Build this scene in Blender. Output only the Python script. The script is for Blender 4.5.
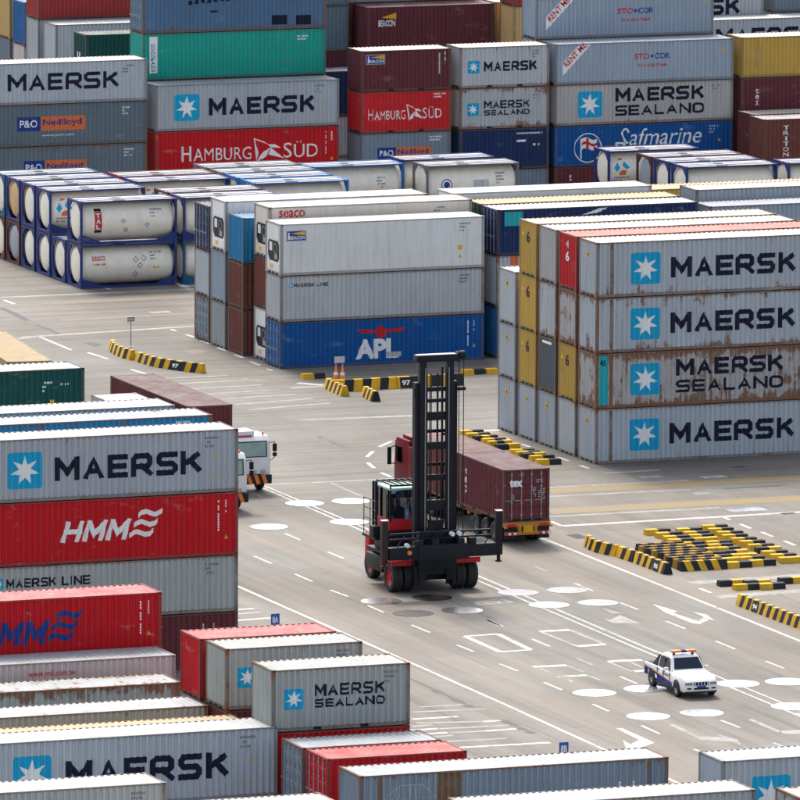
import bpy, bmesh, math, random
from mathutils import Vector, Matrix

# ------------------------------------------------------------------ camera
scene = bpy.context.scene
for o in list(bpy.data.objects):
    bpy.data.objects.remove(o)
COL = scene.collection
FPX, YAW, PITCH, ROLL, CAMH = 9809.434, math.radians(20.8598), math.radians(8.09959), math.radians(0.27562), 75.4068
CAM = Vector((0.0, 0.0, CAMH))
_F = Vector((math.sin(YAW) * math.cos(PITCH), math.cos(YAW) * math.cos(PITCH), -math.sin(PITCH)))
_R = Vector((math.cos(YAW), -math.sin(YAW), 0.0))
_U = _R.cross(_F)
_R2 = _R * math.cos(ROLL) + _U * math.sin(ROLL)
_U2 = -_R * math.sin(ROLL) + _U * math.cos(ROLL)


def G(u, v, z=0.0):
    """photo pixel (800 px frame) and a height -> the world point of that height"""
    d = _F + _R2 * ((u - 400.0) / FPX) + _U2 * ((400.0 - v) / FPX)
    t = (z - CAMH) / d.z
    return CAM + d * t


cam_data = bpy.data.cameras.new('camera')
cam_data.sensor_width = 36.0
cam_data.lens = FPX / 800.0 * 36.0
cam_data.clip_start = 1.0
cam_data.clip_end = 8000.0
cam = bpy.data.objects.new('camera', cam_data)
m = Matrix((_R2, _U2, -_F)).transposed().to_4x4()
m.translation = CAM
cam.matrix_world = m
COL.objects.link(cam)
scene.camera = cam

# ------------------------------------------------------------------ sky, sun, exposure
SUN_EL, SUN_AZ = math.radians(52), math.radians(4)      # azimuth clockwise from +Y
world = bpy.data.worlds.new('World')
scene.world = world
world.use_nodes = True
wn = world.node_tree.nodes
wl = world.node_tree.links
bg = wn['Background']
sky = wn.new('ShaderNodeTexSky')
sky.sky_type = 'NISHITA'
sky.sun_disc = False
sky.sun_elevation = SUN_EL
sky.sun_rotation = SUN_AZ
sky.air_density = 1.0
sky.dust_density = 4.0
sky.ozone_density = 1.0
hs = wn.new('ShaderNodeHueSaturation')
hs.inputs['Saturation'].default_value = 0.58            # thin even cloud veil: the blue is washed out
wl.new(sky.outputs[0], hs.inputs['Color'])
wl.new(hs.outputs[0], bg.inputs[0])
bg.inputs[1].default_value = 0.15

sun_data = bpy.data.lights.new('sun', 'SUN')
sun_data.energy = 1.5
sun_data.angle = math.radians(11)
sun_data.color = (1.0, 0.955, 0.89)
sun = bpy.data.objects.new('sun', sun_data)
sdir = Vector((math.sin(SUN_AZ) * math.cos(SUN_EL), math.cos(SUN_AZ) * math.cos(SUN_EL), math.sin(SUN_EL)))
sun.rotation_euler = (-sdir).to_track_quat('-Z', 'Y').to_euler()
sun.location = (180, 480, 200)
COL.objects.link(sun)

scene.view_settings.view_transform = 'Standard'
scene.view_settings.look = 'None'
scene.view_settings.gamma = 1.0
scene.view_settings.use_curve_mapping = False
scene.view_settings.exposure = 1.08
scene.render.engine = 'CYCLES'

# ------------------------------------------------------------------ materials
def mat_new(name):
    mt = bpy.data.materials.new(name)
    mt.use_nodes = True
    nt = mt.node_tree
    return mt, nt, nt.nodes['Principled BSDF']


def N(nt, kind, **kw):
    n = nt.nodes.new(kind)
    for k, v in kw.items():
        setattr(n, k, v)
    return n


def mixc(nt, fac, a, b, mode='MIX'):
    n = N(nt, 'ShaderNodeMix', data_type='RGBA', blend_type=mode)
    for sock, val in ((n.inputs[0], fac), (n.inputs[6], a), (n.inputs[7], b)):
        if hasattr(val, 'links'):
            nt.links.new(val, sock)
        elif isinstance(val, (tuple, list)):
            sock.default_value = (*val[:3], 1)
        else:
            sock.default_value = val
    return n.outputs[2]


def math_n(nt, op, a, b=0.0, c=None, clamp=False):
    n = N(nt, 'ShaderNodeMath', operation=op, use_clamp=clamp)
    for sock, val in zip(n.inputs, (a, b, c)):
        if val is None:
            continue
        if hasattr(val, 'links'):
            nt.links.new(val, sock)
        else:
            sock.default_value = val
    return n.outputs[0]


def noise(nt, vec, scale, detail=4.0, rough=0.55):
    n = N(nt, 'ShaderNodeTexNoise')
    n.inputs['Scale'].default_value = scale
    n.inputs['Detail'].default_value = detail
    n.inputs['Roughness'].default_value = rough
    nt.links.new(vec, n.inputs['Vector'])
    return n.outputs[0]


def ramp(nt, fac, lo, hi):
    n = N(nt, 'ShaderNodeMapRange', clamp=True)
    nt.links.new(fac, n.inputs[0])
    for i, v in ((1, lo), (2, hi)):
        if hasattr(v, 'links'):
            nt.links.new(v, n.inputs[i])
        else:
            n.inputs[i].default_value = v
    return n.outputs[0]


def vmul(nt, vec, s):
    n = N(nt, 'ShaderNodeVectorMath', operation='MULTIPLY')
    nt.links.new(vec, n.inputs[0])
    n.inputs[1].default_value = s
    return n.outputs[0]


def obj_coords(nt, shift=True):
    tc = N(nt, 'ShaderNodeTexCoord')
    v = tc.outputs['Object']
    if shift:
        oi = N(nt, 'ShaderNodeObjectInfo')
        mu = math_n(nt, 'MULTIPLY', oi.outputs['Random'], 173.0)
        a = N(nt, 'ShaderNodeVectorMath', operation='ADD')
        nt.links.new(v, a.inputs[0])
        nt.links.new(mu, a.inputs[1])
        v = a.outputs[0]
    return v


RUST = (0.13, 0.055, 0.025)


def paint_material(name, roof=False):
    """weathered container paint: colour from the object, wear amount from the object's alpha"""
    mt, nt, bs = mat_new(name)
    L = nt.links
    oi = N(nt, 'ShaderNodeObjectInfo')
    v = obj_coords(nt)
    big = noise(nt, v, 0.35, 3)
    fine = noise(nt, v, 6.0, 5, 0.65)
    streak = noise(nt, vmul(nt, v, (5.0, 5.0, 0.35) if not roof else (3.0, 0.6, 1.0)), 1.0, 5, 0.6)
    blotch = noise(nt, v, 1.1, 7, 0.68)
    var = math_n(nt, 'ADD', math_n(nt, 'MULTIPLY', ramp(nt, big, 0.3, 0.7), 0.24), math_n(nt, 'MULTIPLY', ramp(nt, fine, 0.3, 0.7), 0.12))
    col = mixc(nt, 1.0, oi.outputs['Color'], mixc(nt, var, (0.82, 0.82, 0.82), (1.22, 1.22, 1.22)), 'MULTIPLY')
    # chalky fading and grime runs
    grime = math_n(nt, 'MULTIPLY', ramp(nt, streak, 0.48, 0.78), 0.24)
    col = mixc(nt, grime, col, (0.10, 0.092, 0.082))
    if roof:
        dust = math_n(nt, 'ADD', math_n(nt, 'MULTIPLY', ramp(nt, blotch, 0.38, 0.68), 0.55), 0.06)
        col = mixc(nt, dust, col, (0.24, 0.222, 0.19))
    wear = oi.outputs['Alpha']
    th = math_n(nt, 'SUBTRACT', 0.80, math_n(nt, 'MULTIPLY', wear, 0.42))
    # rust starts along the rails: closer to the upper and lower edge the paint gives way sooner
    tg = N(nt, 'ShaderNodeTexCoord')
    sg = N(nt, 'ShaderNodeSeparateXYZ')
    L.new(tg.outputs['Generated'], sg.inputs[0])
    edge = math_n(nt, 'ABSOLUTE', math_n(nt, 'SUBTRACT', sg.outputs[1 if roof else 2], 0.5))
    th = math_n(nt, 'SUBTRACT', th, math_n(nt, 'MULTIPLY', ramp(nt, edge, 0.30, 0.5), math_n(nt, 'ADD', 0.03, math_n(nt, 'MULTIPLY', wear, 0.14))))
    mixn = math_n(nt, 'ADD', math_n(nt, 'MULTIPLY', blotch, 0.62), math_n(nt, 'MULTIPLY', streak, 0.38))
    mask = ramp(nt, mixn, th, math_n(nt, 'ADD', th, 0.06))
    rustc = mixc(nt, fine, (0.29, 0.135, 0.065), (0.10, 0.045, 0.026))
    col = mixc(nt, math_n(nt, 'MULTIPLY', mask, 0.85), col, rustc)
    # thin orange runs below the scars
    runs = noise(nt, vmul(nt, v, (9.0, 9.0, 0.22) if not roof else (2.0, 0.5, 1.0)), 1.0, 4, 0.6)
    runm = math_n(nt, 'MULTIPLY', ramp(nt, runs, 0.62, 0.74), math_n(nt, 'MULTIPLY', wear, 0.75))
    col = mixc(nt, runm, col, (0.24, 0.13, 0.07))
    # chalked and scuffed patches
    sc = noise(nt, vmul(nt, v, (0.7, 0.7, 1.6)), 1.0, 6, 0.7)
    col = mixc(nt, math_n(nt, 'MULTIPLY', ramp(nt, sc, 0.60, 0.70), 0.22), col, (0.48, 0.48, 0.47))
    L.new(col, bs.inputs['Base Color'])
    ro = math_n(nt, 'ADD', math_n(nt, 'MULTIPLY', mask, 0.25), math_n(nt, 'ADD', 0.46, math_n(nt, 'MULTIPLY', fine, 0.2)))
    L.new(ro, bs.inputs['Roughness'])
    bs.inputs['Specular IOR Level'].default_value = 0.30 if roof else 0.22
    bmp = N(nt, 'ShaderNodeBump')
    bmp.inputs['Strength'].default_value = 0.35
    bmp.inputs['Distance'].default_value = 0.05
    L.new(math_n(nt, 'ADD', math_n(nt, 'MULTIPLY', blotch, 0.4), noise(nt, v, 0.9, 2, 0.5)), bmp.inputs['Height'])
    L.new(bmp.outputs[0], bs.inputs['Normal'])
    return mt


M = {}
M['paint'] = paint_material('container_paint')
M['roof'] = paint_material('container_roof_paint', True)


def plain(name, col, rough=0.5, metal=0.0, dirt=0.25, spec=0.5):
    mt, nt, bs = mat_new(name)
    v = obj_coords(nt)
    n1 = noise(nt, v, 2.3, 5, 0.65)
    c = mixc(nt, math_n(nt, 'MULTIPLY', ramp(nt, n1, 0.42, 0.75), dirt), col, tuple(0.45 * x + 0.03 for x in col))
    nt.links.new(c, bs.inputs['Base Color'])
    bs.inputs['Roughness'].default_value = rough
    bs.inputs['Metallic'].default_value = metal
    bs.inputs['Specular IOR Level'].default_value = spec
    M[name] = mt
    return mt


def print_mat(name, col, wear=0.35):
    """lettering paint: a worn print that takes some of the grime of the panel"""
    mt, nt, bs = mat_new('print_' + name)
    v = obj_coords(nt)
    st = noise(nt, vmul(nt, v, (5, 5, 0.6)), 1.0, 5, 0.6)
    c = mixc(nt, math_n(nt, 'MULTIPLY', ramp(nt, st, 0.5, 0.8), wear), col, (0.22, 0.21, 0.20))
    nt.links.new(c, bs.inputs['Base Color'])
    bs.inputs['Roughness'].default_value = 0.55
    bs.inputs['Specular IOR Level'].default_value = 0.2
    M[name] = mt


print_mat('p_navy', (0.008, 0.011, 0.028), 0.10)
print_mat('p_white', (0.80, 0.80, 0.79), 0.2)
print_mat('p_star', (0.008, 0.36, 0.60), 0.15)
print_mat('p_red', (0.55, 0.02, 0.03), 0.2)
print_mat('p_blue', (0.012, 0.05, 0.25))
print_mat('p_orange', (0.68, 0.17, 0.05))
print_mat('p_yellow', (0.75, 0.42, 0.03))
print_mat('p_black', (0.015, 0.015, 0.016))
print_mat('p_grey', (0.16, 0.17, 0.19))
print_mat('p_pale', (0.45, 0.48, 0.50))
print_mat('p_faint', (0.34, 0.37, 0.40))
print_mat('p_teal', (0.02, 0.40, 0.46))
plain('dark_steel', (0.007, 0.009, 0.015), 0.5, 0, 0.15, 0.22)
plain('black_rubber', (0.014, 0.014, 0.015), 0.8, 0, 0.35)
plain('grey_steel', (0.30, 0.31, 0.32), 0.5, 0.2)
plain('rim_dark', (0.085, 0.085, 0.088), 0.5, 0.3)
plain('bare_steel', (0.45, 0.45, 0.46), 0.42, 0.8)
plain('machine_red', (0.45, 0.016, 0.022), 0.45, 0, 0.2, 0.25)
plain('cab_red', (0.14, 0.004, 0.013), 0.4, 0, 0.15, 0.15)
plain('cab_white', (0.72, 0.73, 0.74), 0.3)
plain('car_white', (0.80, 0.80, 0.80), 0.22, 0, 0.08)
plain('car_blue', (0.002, 0.018, 0.17), 0.5, 0, 0.05, 0.08)
plain('chassis_orange', (0.45, 0.17, 0.02), 0.5)
plain('chassis_brown', (0.20, 0.09, 0.035), 0.6)
plain('light_orange', (0.80, 0.20, 0.02), 0.3)
plain('kerb_yellow', (0.66, 0.38, 0.015), 0.65, 0, 0.7, 0.2)
plain('kerb_yellow_old', (0.33, 0.19, 0.03), 0.7, 0, 0.5, 0.2)
plain('kerb_black', (0.022, 0.023, 0.028), 0.7, 0, 0.2, 0.2)
plain('sign_blue', (0.012, 0.10, 0.38), 0.4)
plain('tank_white', (0.86, 0.80, 0.68), 0.45, 0, 0.30, 0.25)
plain('tank_ochre', (0.60, 0.38, 0.16), 0.45)
plain('tank_grey', (0.30, 0.33, 0.37), 0.45)
plain('walkway', (0.40, 0.40, 0.42), 0.6, 0, 0.6, 0.3)
plain('green_canopy', (0.38, 0.62, 0.55), 0.4)
plain('cloth_red', (0.50, 0.03, 0.05), 0.8)
plain('cloth_dark', (0.02, 0.022, 0.035), 0.85)
plain('skin', (0.42, 0.24, 0.17), 0.6)
plain('hair_black', (0.012, 0.010, 0.009), 0.5)
plain('pocket_black', (0.008, 0.008, 0.008), 0.9)


def glass_mat(name, tint, gl=0.25):
    mt, nt, bs = mat_new(name)
    nt.nodes.remove(bs)
    out = nt.nodes['Material Output']
    tr = N(nt, 'ShaderNodeBsdfTransparent')
    tr.inputs[0].default_value = (*tint, 1)
    go = N(nt, 'ShaderNodeBsdfGlossy')
    go.inputs['Roughness'].default_value = 0.04
    fr = N(nt, 'ShaderNodeFresnel')
    fr.inputs[0].default_value = 1.5
    mx = N(nt, 'ShaderNodeMixShader')
    nt.links.new(math_n(nt, 'ADD', fr.outputs[0], gl, clamp=True), mx.inputs[0])
    nt.links.new(tr.outputs[0], mx.inputs[1])
    nt.links.new(go.outputs[0], mx.inputs[2])
    nt.links.new(mx.outputs[0], out.inputs[0])
    M[name] = mt


glass_mat('glass_green', (0.42, 0.62, 0.56), 0.12)
glass_mat('glass_dark', (0.10, 0.13, 0.16), 0.03)
glass_mat('glass_blue', (0.66, 0.78, 0.88), 0.08)


def concrete():
    mt, nt, bs = mat_new('yard_concrete')
    L = nt.links
    geo = N(nt, 'ShaderNodeTexCoord')
    v = geo.outputs['Object']
    big = noise(nt, v, 0.05, 4, 0.55)
    mid = noise(nt, v, 0.4, 6, 0.65)
    fine = noise(nt, v, 4.0, 6, 0.7)
    wx = noise(nt, vmul(nt, v, (0.05, 1.1, 1.0)), 1.0, 5, 0.6)      # wheel tracks along the stacks
    wy = noise(nt, vmul(nt, v, (0.95, 0.035, 1.0)), 1.0, 5, 0.6)      # wheel tracks along the road
    col = mixc(nt, ramp(nt, big, 0.35, 0.65), (0.172, 0.165, 0.149), (0.174, 0.153, 0.127))
    col = mixc(nt, math_n(nt, 'MULTIPLY', ramp(nt, mid, 0.4, 0.7), 0.35), col, (0.196, 0.187, 0.168))
    # which tracks: the road runs along Y for x < 182, the aisles along X
    sx = N(nt, 'ShaderNodeSeparateXYZ')
    L.new(v, sx.inputs[0])
    aisle = ramp(nt, sx.outputs[1], 446.0, 470.0)
    tr = N(nt, 'ShaderNodeMix', data_type='FLOAT')
    L.new(aisle, tr.inputs[0])
    L.new(wy, tr.inputs[2])
    L.new(wx, tr.inputs[3])
    tracks = ramp(nt, tr.outputs[0], 0.45, 0.72)
    col = mixc(nt, math_n(nt, 'MULTIPLY', tracks, 0.75), col, (0.105, 0.092, 0.076))
    light = ramp(nt, tr.outputs[0], 0.42, 0.25)
    col = mixc(nt, math_n(nt, 'MULTIPLY', light, 0.5), col, (0.245, 0.24, 0.222))
    stain = noise(nt, v, 0.22, 8, 0.72)
    col = mixc(nt, math_n(nt, 'MULTIPLY', ramp(nt, stain, 0.56, 0.72), 0.5), col, (0.10, 0.088, 0.075))
    oil = noise(nt, v, 0.9, 3, 0.5)
    col = mixc(nt, math_n(nt, 'MULTIPLY', ramp(nt, oil, 0.70, 0.76), 0.55), col, (0.07, 0.064, 0.06))
    # dark rubber streaks of single tyres
    ty = noise(nt, vmul(nt, v, (2.6, 0.05, 1.0)), 1.0, 3, 0.5)
    tx = noise(nt, vmul(nt, v, (0.06, 2.2, 1.0)), 1.0, 3, 0.5)
    tm = N(nt, 'ShaderNodeMix', data_type='FLOAT')
    L.new(aisle, tm.inputs[0])
    L.new(ty, tm.inputs[2])
    L.new(tx, tm.inputs[3])
    col = mixc(nt, math_n(nt, 'MULTIPLY', ramp(nt, tm.outputs[0], 0.57, 0.68), 0.58), col, (0.10, 0.095, 0.09))
    patch = noise(nt, vmul(nt, v, (0.11, 0.045, 1.0)), 1.0, 5, 0.62)
    col = mixc(nt, 1.0, col, mixc(nt, ramp(nt, patch, 0.36, 0.64), (0.74, 0.73, 0.71), (1.12, 1.12, 1.12)), 'MULTIPLY')
    # brown dirt worn into the storage strip beside the road and bands of the lanes
    dx = ramp(nt, sx.outputs[0], 178.0, 184.0)
    dy = ramp(nt, sx.outputs[1], 452.0, 440.0)
    dirt = math_n(nt, 'MULTIPLY', math_n(nt, 'MULTIPLY', dx, dy), ramp(nt, noise(nt, vmul(nt, v, (0.12, 0.5, 1.0)), 1.0, 6, 0.6), 0.38, 0.62))
    col = mixc(nt, math_n(nt, 'MULTIPLY', dirt, 0.7), col, (0.15, 0.115, 0.08))
    lane = noise(nt, vmul(nt, v, (0.30, 0.004, 1.0)), 1.0, 2, 0.5)
    col = mixc(nt, math_n(nt, 'MULTIPLY', math_n(nt, 'MULTIPLY', ramp(nt, lane, 0.48, 0.56), math_n(nt, 'SUBTRACT', 1.0, aisle)), 0.45), col, (0.215, 0.175, 0.135))
    slab = N(nt, 'ShaderNodeTexBrick')
    slab.offset = 0.0
    slab.inputs['Scale'].default_value = 1.0
    slab.inputs['Mortar Size'].default_value = 0.02
    slab.inputs['Brick Width'].default_value = 5.0
    slab.inputs['Row Height'].default_value = 6.5
    slab.inputs['Color1'].default_value = (0.93, 0.93, 0.93, 1)
    slab.inputs['Color2'].default_value = (1.05, 1.05, 1.05, 1)
    slab.inputs['Mortar'].default_value = (0.72, 0.71, 0.70, 1)
    L.new(v, slab.inputs['Vector'])
    col = mixc(nt, 1.0, col, slab.outputs[0], 'MULTIPLY')
    col = mixc(nt, 1.0, col, mixc(nt, fine, (0.86, 0.86, 0.86), (1.14, 1.14, 1.14)), 'MULTIPLY')
    L.new(col, bs.inputs['Base Color'])
    bs.inputs['Roughness'].default_value = 0.75
    bs.inputs['Specular IOR Level'].default_value = 0.25
    bmp = N(nt, 'ShaderNodeBump')
    bmp.inputs['Strength'].default_value = 0.25
    bmp.inputs['Distance'].default_value = 0.02
    L.new(fine, bmp.inputs['Height'])
    L.new(bmp.outputs[0], bs.inputs['Normal'])
    M['concrete'] = mt


concrete()


def road_paint(name, col, wear):
    mt, nt, bs = mat_new(name)
    tc = N(nt, 'ShaderNodeTexCoord')
    v = tc.outputs['Object']
    n1 = noise(nt, v, 2.2, 7, 0.7)
    n2 = noise(nt, v, 0.35, 4, 0.6)
    s = math_n(nt, 'ADD', math_n(nt, 'MULTIPLY', n1, 0.6), math_n(nt, 'MULTIPLY', n2, 0.4))
    c = mixc(nt, ramp(nt, s, wear, wear + 0.16), col, (0.185, 0.172, 0.152))
    nt.links.new(c, bs.inputs['Base Color'])
    bs.inputs['Specular IOR Level'].default_value = 0.25
    bs.inputs['Roughness'].default_value = 0.7
    M[name] = mt


road_paint('road_white', (0.52, 0.51, 0.48), 0.47)
road_paint('road_white_worn', (0.31, 0.30, 0.28), 0.44)
road_paint('road_yellow_worn', (0.26, 0.18, 0.075), 0.44)
road_paint('road_brown', (0.185, 0.14, 0.10), 0.44)
road_paint('road_dark', (0.07, 0.068, 0.07), 0.56)
road_paint('road_blue', (0.33, 0.38, 0.44), 0.43)


def plate_mat():
    mt, nt, bs = mat_new('turning_plate_steel')
    tc = N(nt, 'ShaderNodeTexCoord')
    n1 = noise(nt, tc.outputs['Object'], 2.5, 5, 0.6)
    c = mixc(nt, ramp(nt, n1, 0.4, 0.75), (0.93, 0.93, 0.93), (0.80, 0.79, 0.78))
    nt.links.new(c, bs.inputs['Base Color'])
    bs.inputs['Metallic'].default_value = 1.0
    bs.inputs['Roughness'].default_value = 0.225
    M['plate'] = mt


plate_mat()

# ------------------------------------------------------------------ mesh helpers
class MB:
    def __init__(s):
        s.v, s.f, s.m = [], [], []

    def poly(s, pts, mi=0):
        b = len(s.v)
        s.v += [tuple(p) for p in pts]
        s.f.append(tuple(range(b, b + len(pts))))
        s.m.append(mi)

    def hexa(s, p, mi=0):
        """eight corners: bottom four counter-clockwise, then top four"""
        b = len(s.v)
        s.v += [tuple(q) for q in p]
        for q in ((3, 2, 1, 0), (4, 5, 6, 7), (0, 1, 5, 4), (1, 2, 6, 5), (2, 3, 7, 6), (3, 0, 4, 7)):
            s.f.append(tuple(b + i for i in q))
            s.m.append(mi)

    def box(s, x0, y0, z0, x1, y1, z1, mi=0):
        s.hexa([(x0, y0, z0), (x1, y0, z0), (x1, y1, z0), (x0, y1, z0), (x0, y0, z1), (x1, y0, z1), (x1, y1, z1), (x0, y1, z1)], mi)

    def tube(s, p0, p1, r0, r1=None, n=10, mi=0, caps=True):
        r1 = r0 if r1 is None else r1
        p0, p1 = Vector(p0), Vector(p1)
        d = (p1 - p0).normalized()
        a = d.orthogonal().normalized()
        c = d.cross(a)
        b = len(s.v)
        for i in range(n):
            t = 2 * math.pi * i / n
            o = a * math.cos(t) + c * math.sin(t)
            s.v.append(tuple(p0 + o * r0))
            s.v.append(tuple(p1 + o * r1))
        for i in range(n):
            j = (i + 1) % n
            s.f.append((b + 2 * i, b + 2 * j, b + 2 * j + 1, b + 2 * i + 1))
            s.m.append(mi)
        if caps:
            s.f.append(tuple(b + 2 * i for i in reversed(range(n))))
            s.m.append(mi)
            s.f.append(tuple(b + 2 * i + 1 for i in range(n)))
            s.m.append(mi)

    def lathe(s, prof, n=24, axis='X', mi=0):
        """profile of (along, radius) turned about an axis through the origin"""
        b = len(s.v)
        k = len(prof)
        for i in range(n):
            t = 2 * math.pi * i / n
            for a, r in prof:
                p, q = r * math.cos(t), r * math.sin(t)
                s.v.append((a, p, q) if axis == 'X' else ((p, a, q) if axis == 'Y' else (p, q, a)))
        for i in range(n):
            j = (i + 1) % n
            for e in range(k - 1):
                s.f.append((b + i * k + e, b + i * k + e + 1, b + j * k + e + 1, b + j * k + e))
                s.m.append(mi)

    def bar(s, p0, p1, w, h, mi=0):
        """rectangular bar between two points"""
        p0, p1 = Vector(p0), Vector(p1)
        d = (p1 - p0).normalized()
        up = Vector((0, 0, 1)) if abs(d.z) < 0.9 else Vector((0, 1, 0))
        a = d.cross(up).normalized() * (w / 2)
        c = a.cross(d).normalized() * (h / 2)
        s.hexa([p0 - a - c, p0 + a - c, p1 + a - c, p1 - a - c, p0 - a + c, p0 + a + c, p1 + a + c, p1 - a + c], mi)

    def mesh(s, name, mats, smooth=False):
        me = bpy.data.meshes.new(name)
        me.from_pydata(s.v, [], s.f)
        for mt in (mats if isinstance(mats, (list, tuple)) else [mats]):
            me.materials.append(M[mt])
        if any(s.m):
            me.polygons.foreach_set('material_index', s.m)
        if smooth:
            bm = bmesh.new()
            bm.from_mesh(me)
            bmesh.ops.remove_doubles(bm, verts=bm.verts, dist=1e-5)
            bmesh.ops.recalc_face_normals(bm, faces=bm.faces)
            for f in bm.faces:
                f.smooth = True
            for e in bm.edges:
                if len(e.link_faces) == 2 and e.calc_face_angle(0) > 0.6:
                    e.smooth = False
            bm.to_mesh(me)
            bm.free()
        me.update()
        return me


def obj(name, me, parent=None, loc=(0, 0, 0), rz=0.0, col=None):
    o = bpy.data.objects.new(name, me)
    o.location = loc
    if rz:
        o.rotation_euler = (0, 0, rz)
    if col:
        o.color = col
    if parent:
        o.parent = parent
    COL.objects.link(o)
    return o


def thing(name, label, cat, loc=(0, 0, 0), rz=0.0, group=None):
    o = obj(name, None, None, loc, rz)
    o.empty_display_size = 0.5
    o['label'] = label
    o['category'] = cat
    if group:
        o['group'] = group
    return o


def tag(o, label, cat, group=None):
    o['label'] = label
    o['category'] = cat
    if group:
        o['group'] = group
    return o


def bevel(me, w, seg=2):
    bm = bmesh.new()
    bm.from_mesh(me)
    bmesh.ops.remove_doubles(bm, verts=bm.verts, dist=1e-5)
    es = [e for e in bm.edges if len(e.link_faces) == 2 and e.calc_face_angle(0) > 0.5]
    bmesh.ops.bevel(bm, geom=es, offset=w, segments=seg, affect='EDGES', profile=0.6, clamp_overlap=True)
    for f in bm.faces:
        f.smooth = True
    for e in bm.edges:
        if len(e.link_faces) == 2 and e.calc_face_angle(0) > 0.7:
            e.smooth = False
    bm.to_mesh(me)
    bm.free()
    return me

# ------------------------------------------------------------------ lettering
GLY = {
    'A': [[(0, 0), (0.5, 1), (1, 0)], [(0.2, 0.3), (0.8, 0.3)]],
    'B': [[(0, 0), (0, 1), (0.85, 1), (0.85, 0.52), (0, 0.52)], [(0.85, 0.52), (1, 0.4), (1, 0), (0, 0)]],
    'C': [[(1, 1), (0, 1), (0, 0), (1, 0)]],
    'D': [[(0, 0), (0, 1), (0.75, 1), (1, 0.78), (1, 0.22), (0.75, 0), (0, 0)]],
    'E': [[(1, 1), (0, 1), (0, 0), (1, 0)], [(0, 0.5), (0.9, 0.5)]],
    'F': [[(1, 1), (0, 1), (0, 0)], [(0, 0.5), (0.85, 0.5)]],
    'G': [[(1, 1), (0, 1), (0, 0), (1, 0), (1, 0.45), (0.55, 0.45)]],
    'H': [[(0, 0), (0, 1)], [(1, 0), (1, 1)], [(0, 0.5), (1, 0.5)]],
    'I': [[(0.5, 0), (0.5, 1)]],
    'K': [[(0, 0), (0, 1)], [(0.95, 1), (0.12, 0.45)], [(0.40, 0.62), (1, 0)]],
    'L': [[(0, 1), (0, 0), (1, 0)]],
    'M': [[(0, 0), (0, 1)], [(1, 0), (1, 1)], [(0.03, 1.0), (0.5, 0.30), (0.97, 1.0)]],
    'N': [[(0, 0), (0, 1)], [(1, 0), (1, 1)], [(0.03, 1.0), (0.97, 0.0)]],
    'O': [[(0, 0), (0, 1), (1, 1), (1, 0), (0, 0)]],
    'P': [[(0, 0), (0, 1), (1, 1), (1, 0.45), (0, 0.45)]],
    'R': [[(0, 0), (0, 1), (1, 1), (1, 0.42), (0, 0.42)], [(0.5, 0.42), (1, 0)]],
    'S': [[(1, 1), (0, 1), (0, 0.5), (1, 0.5), (1, 0), (0, 0)]],
    'T': [[(0, 1), (1, 1)], [(0.5, 1), (0.5, 0)]],
    'U': [[(0, 1), (0, 0), (1, 0), (1, 1)]],
}
CAPX = {'I': 0.35, 'M': 1.12, 'L': 0.85, 'E': 0.92}


def stroke_polys(path, w, layer):
    out = []
    pts = [Vector(p) for p in path]
    closed = (pts[0] - pts[-1]).length < 1e-6
    n = len(pts)
    L, R = [], []
    for i, p in enumerate(pts):
        if closed:
            a = (p - pts[i - 1 if i else n - 2]).normalized()
            b = (pts[i + 1 if i < n - 1 else 1] - p).normalized()
        else:
            a = (p - pts[i - 1]).normalized() if i else None
            b = (pts[i + 1] - p).normalized() if i < n - 1 else None
            a = a or b
            b = b or a
        na, nb = Vector((-a.y, a.x)), Vector((-b.y, b.x))
        mi = na + nb
        if mi.length < 1e-4:
            mi = na
        mi.normalize()
        k = min(1 / max(mi.dot(na), 0.2), 1.9)
        L.append(p + mi * (w / 2 * k))
        R.append(p - mi * (w / 2 * k))
    for i in range(n - 1):
        out.append(([tuple(R[i]), tuple(R[i + 1]), tuple(L[i + 1]), tuple(L[i])], layer * 12 + i))
    return out


def chamfer(pts, d):
    """cut the right-angled corners of a stroke"""
    closed = pts[0] == pts[-1]
    out = []
    n = len(pts)
    for i, p in enumerate(pts):
        if not closed and i in (0, n - 1):
            out.append(p)
            continue
        if closed and i == n - 1:
            break
        a = Vector(pts[i - 1 if i else n - 2])
        c = Vector(pts[i + 1])
        q = Vector(p)
        d0, d1 = (a - q), (c - q)
        k = min(d, 0.45 * d0.length, 0.45 * d1.length)
        out += [tuple(q + d0.normalized() * k), tuple(q + d1.normalized() * k)]
    if closed:
        out.append(out[0])
    return out


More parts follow.
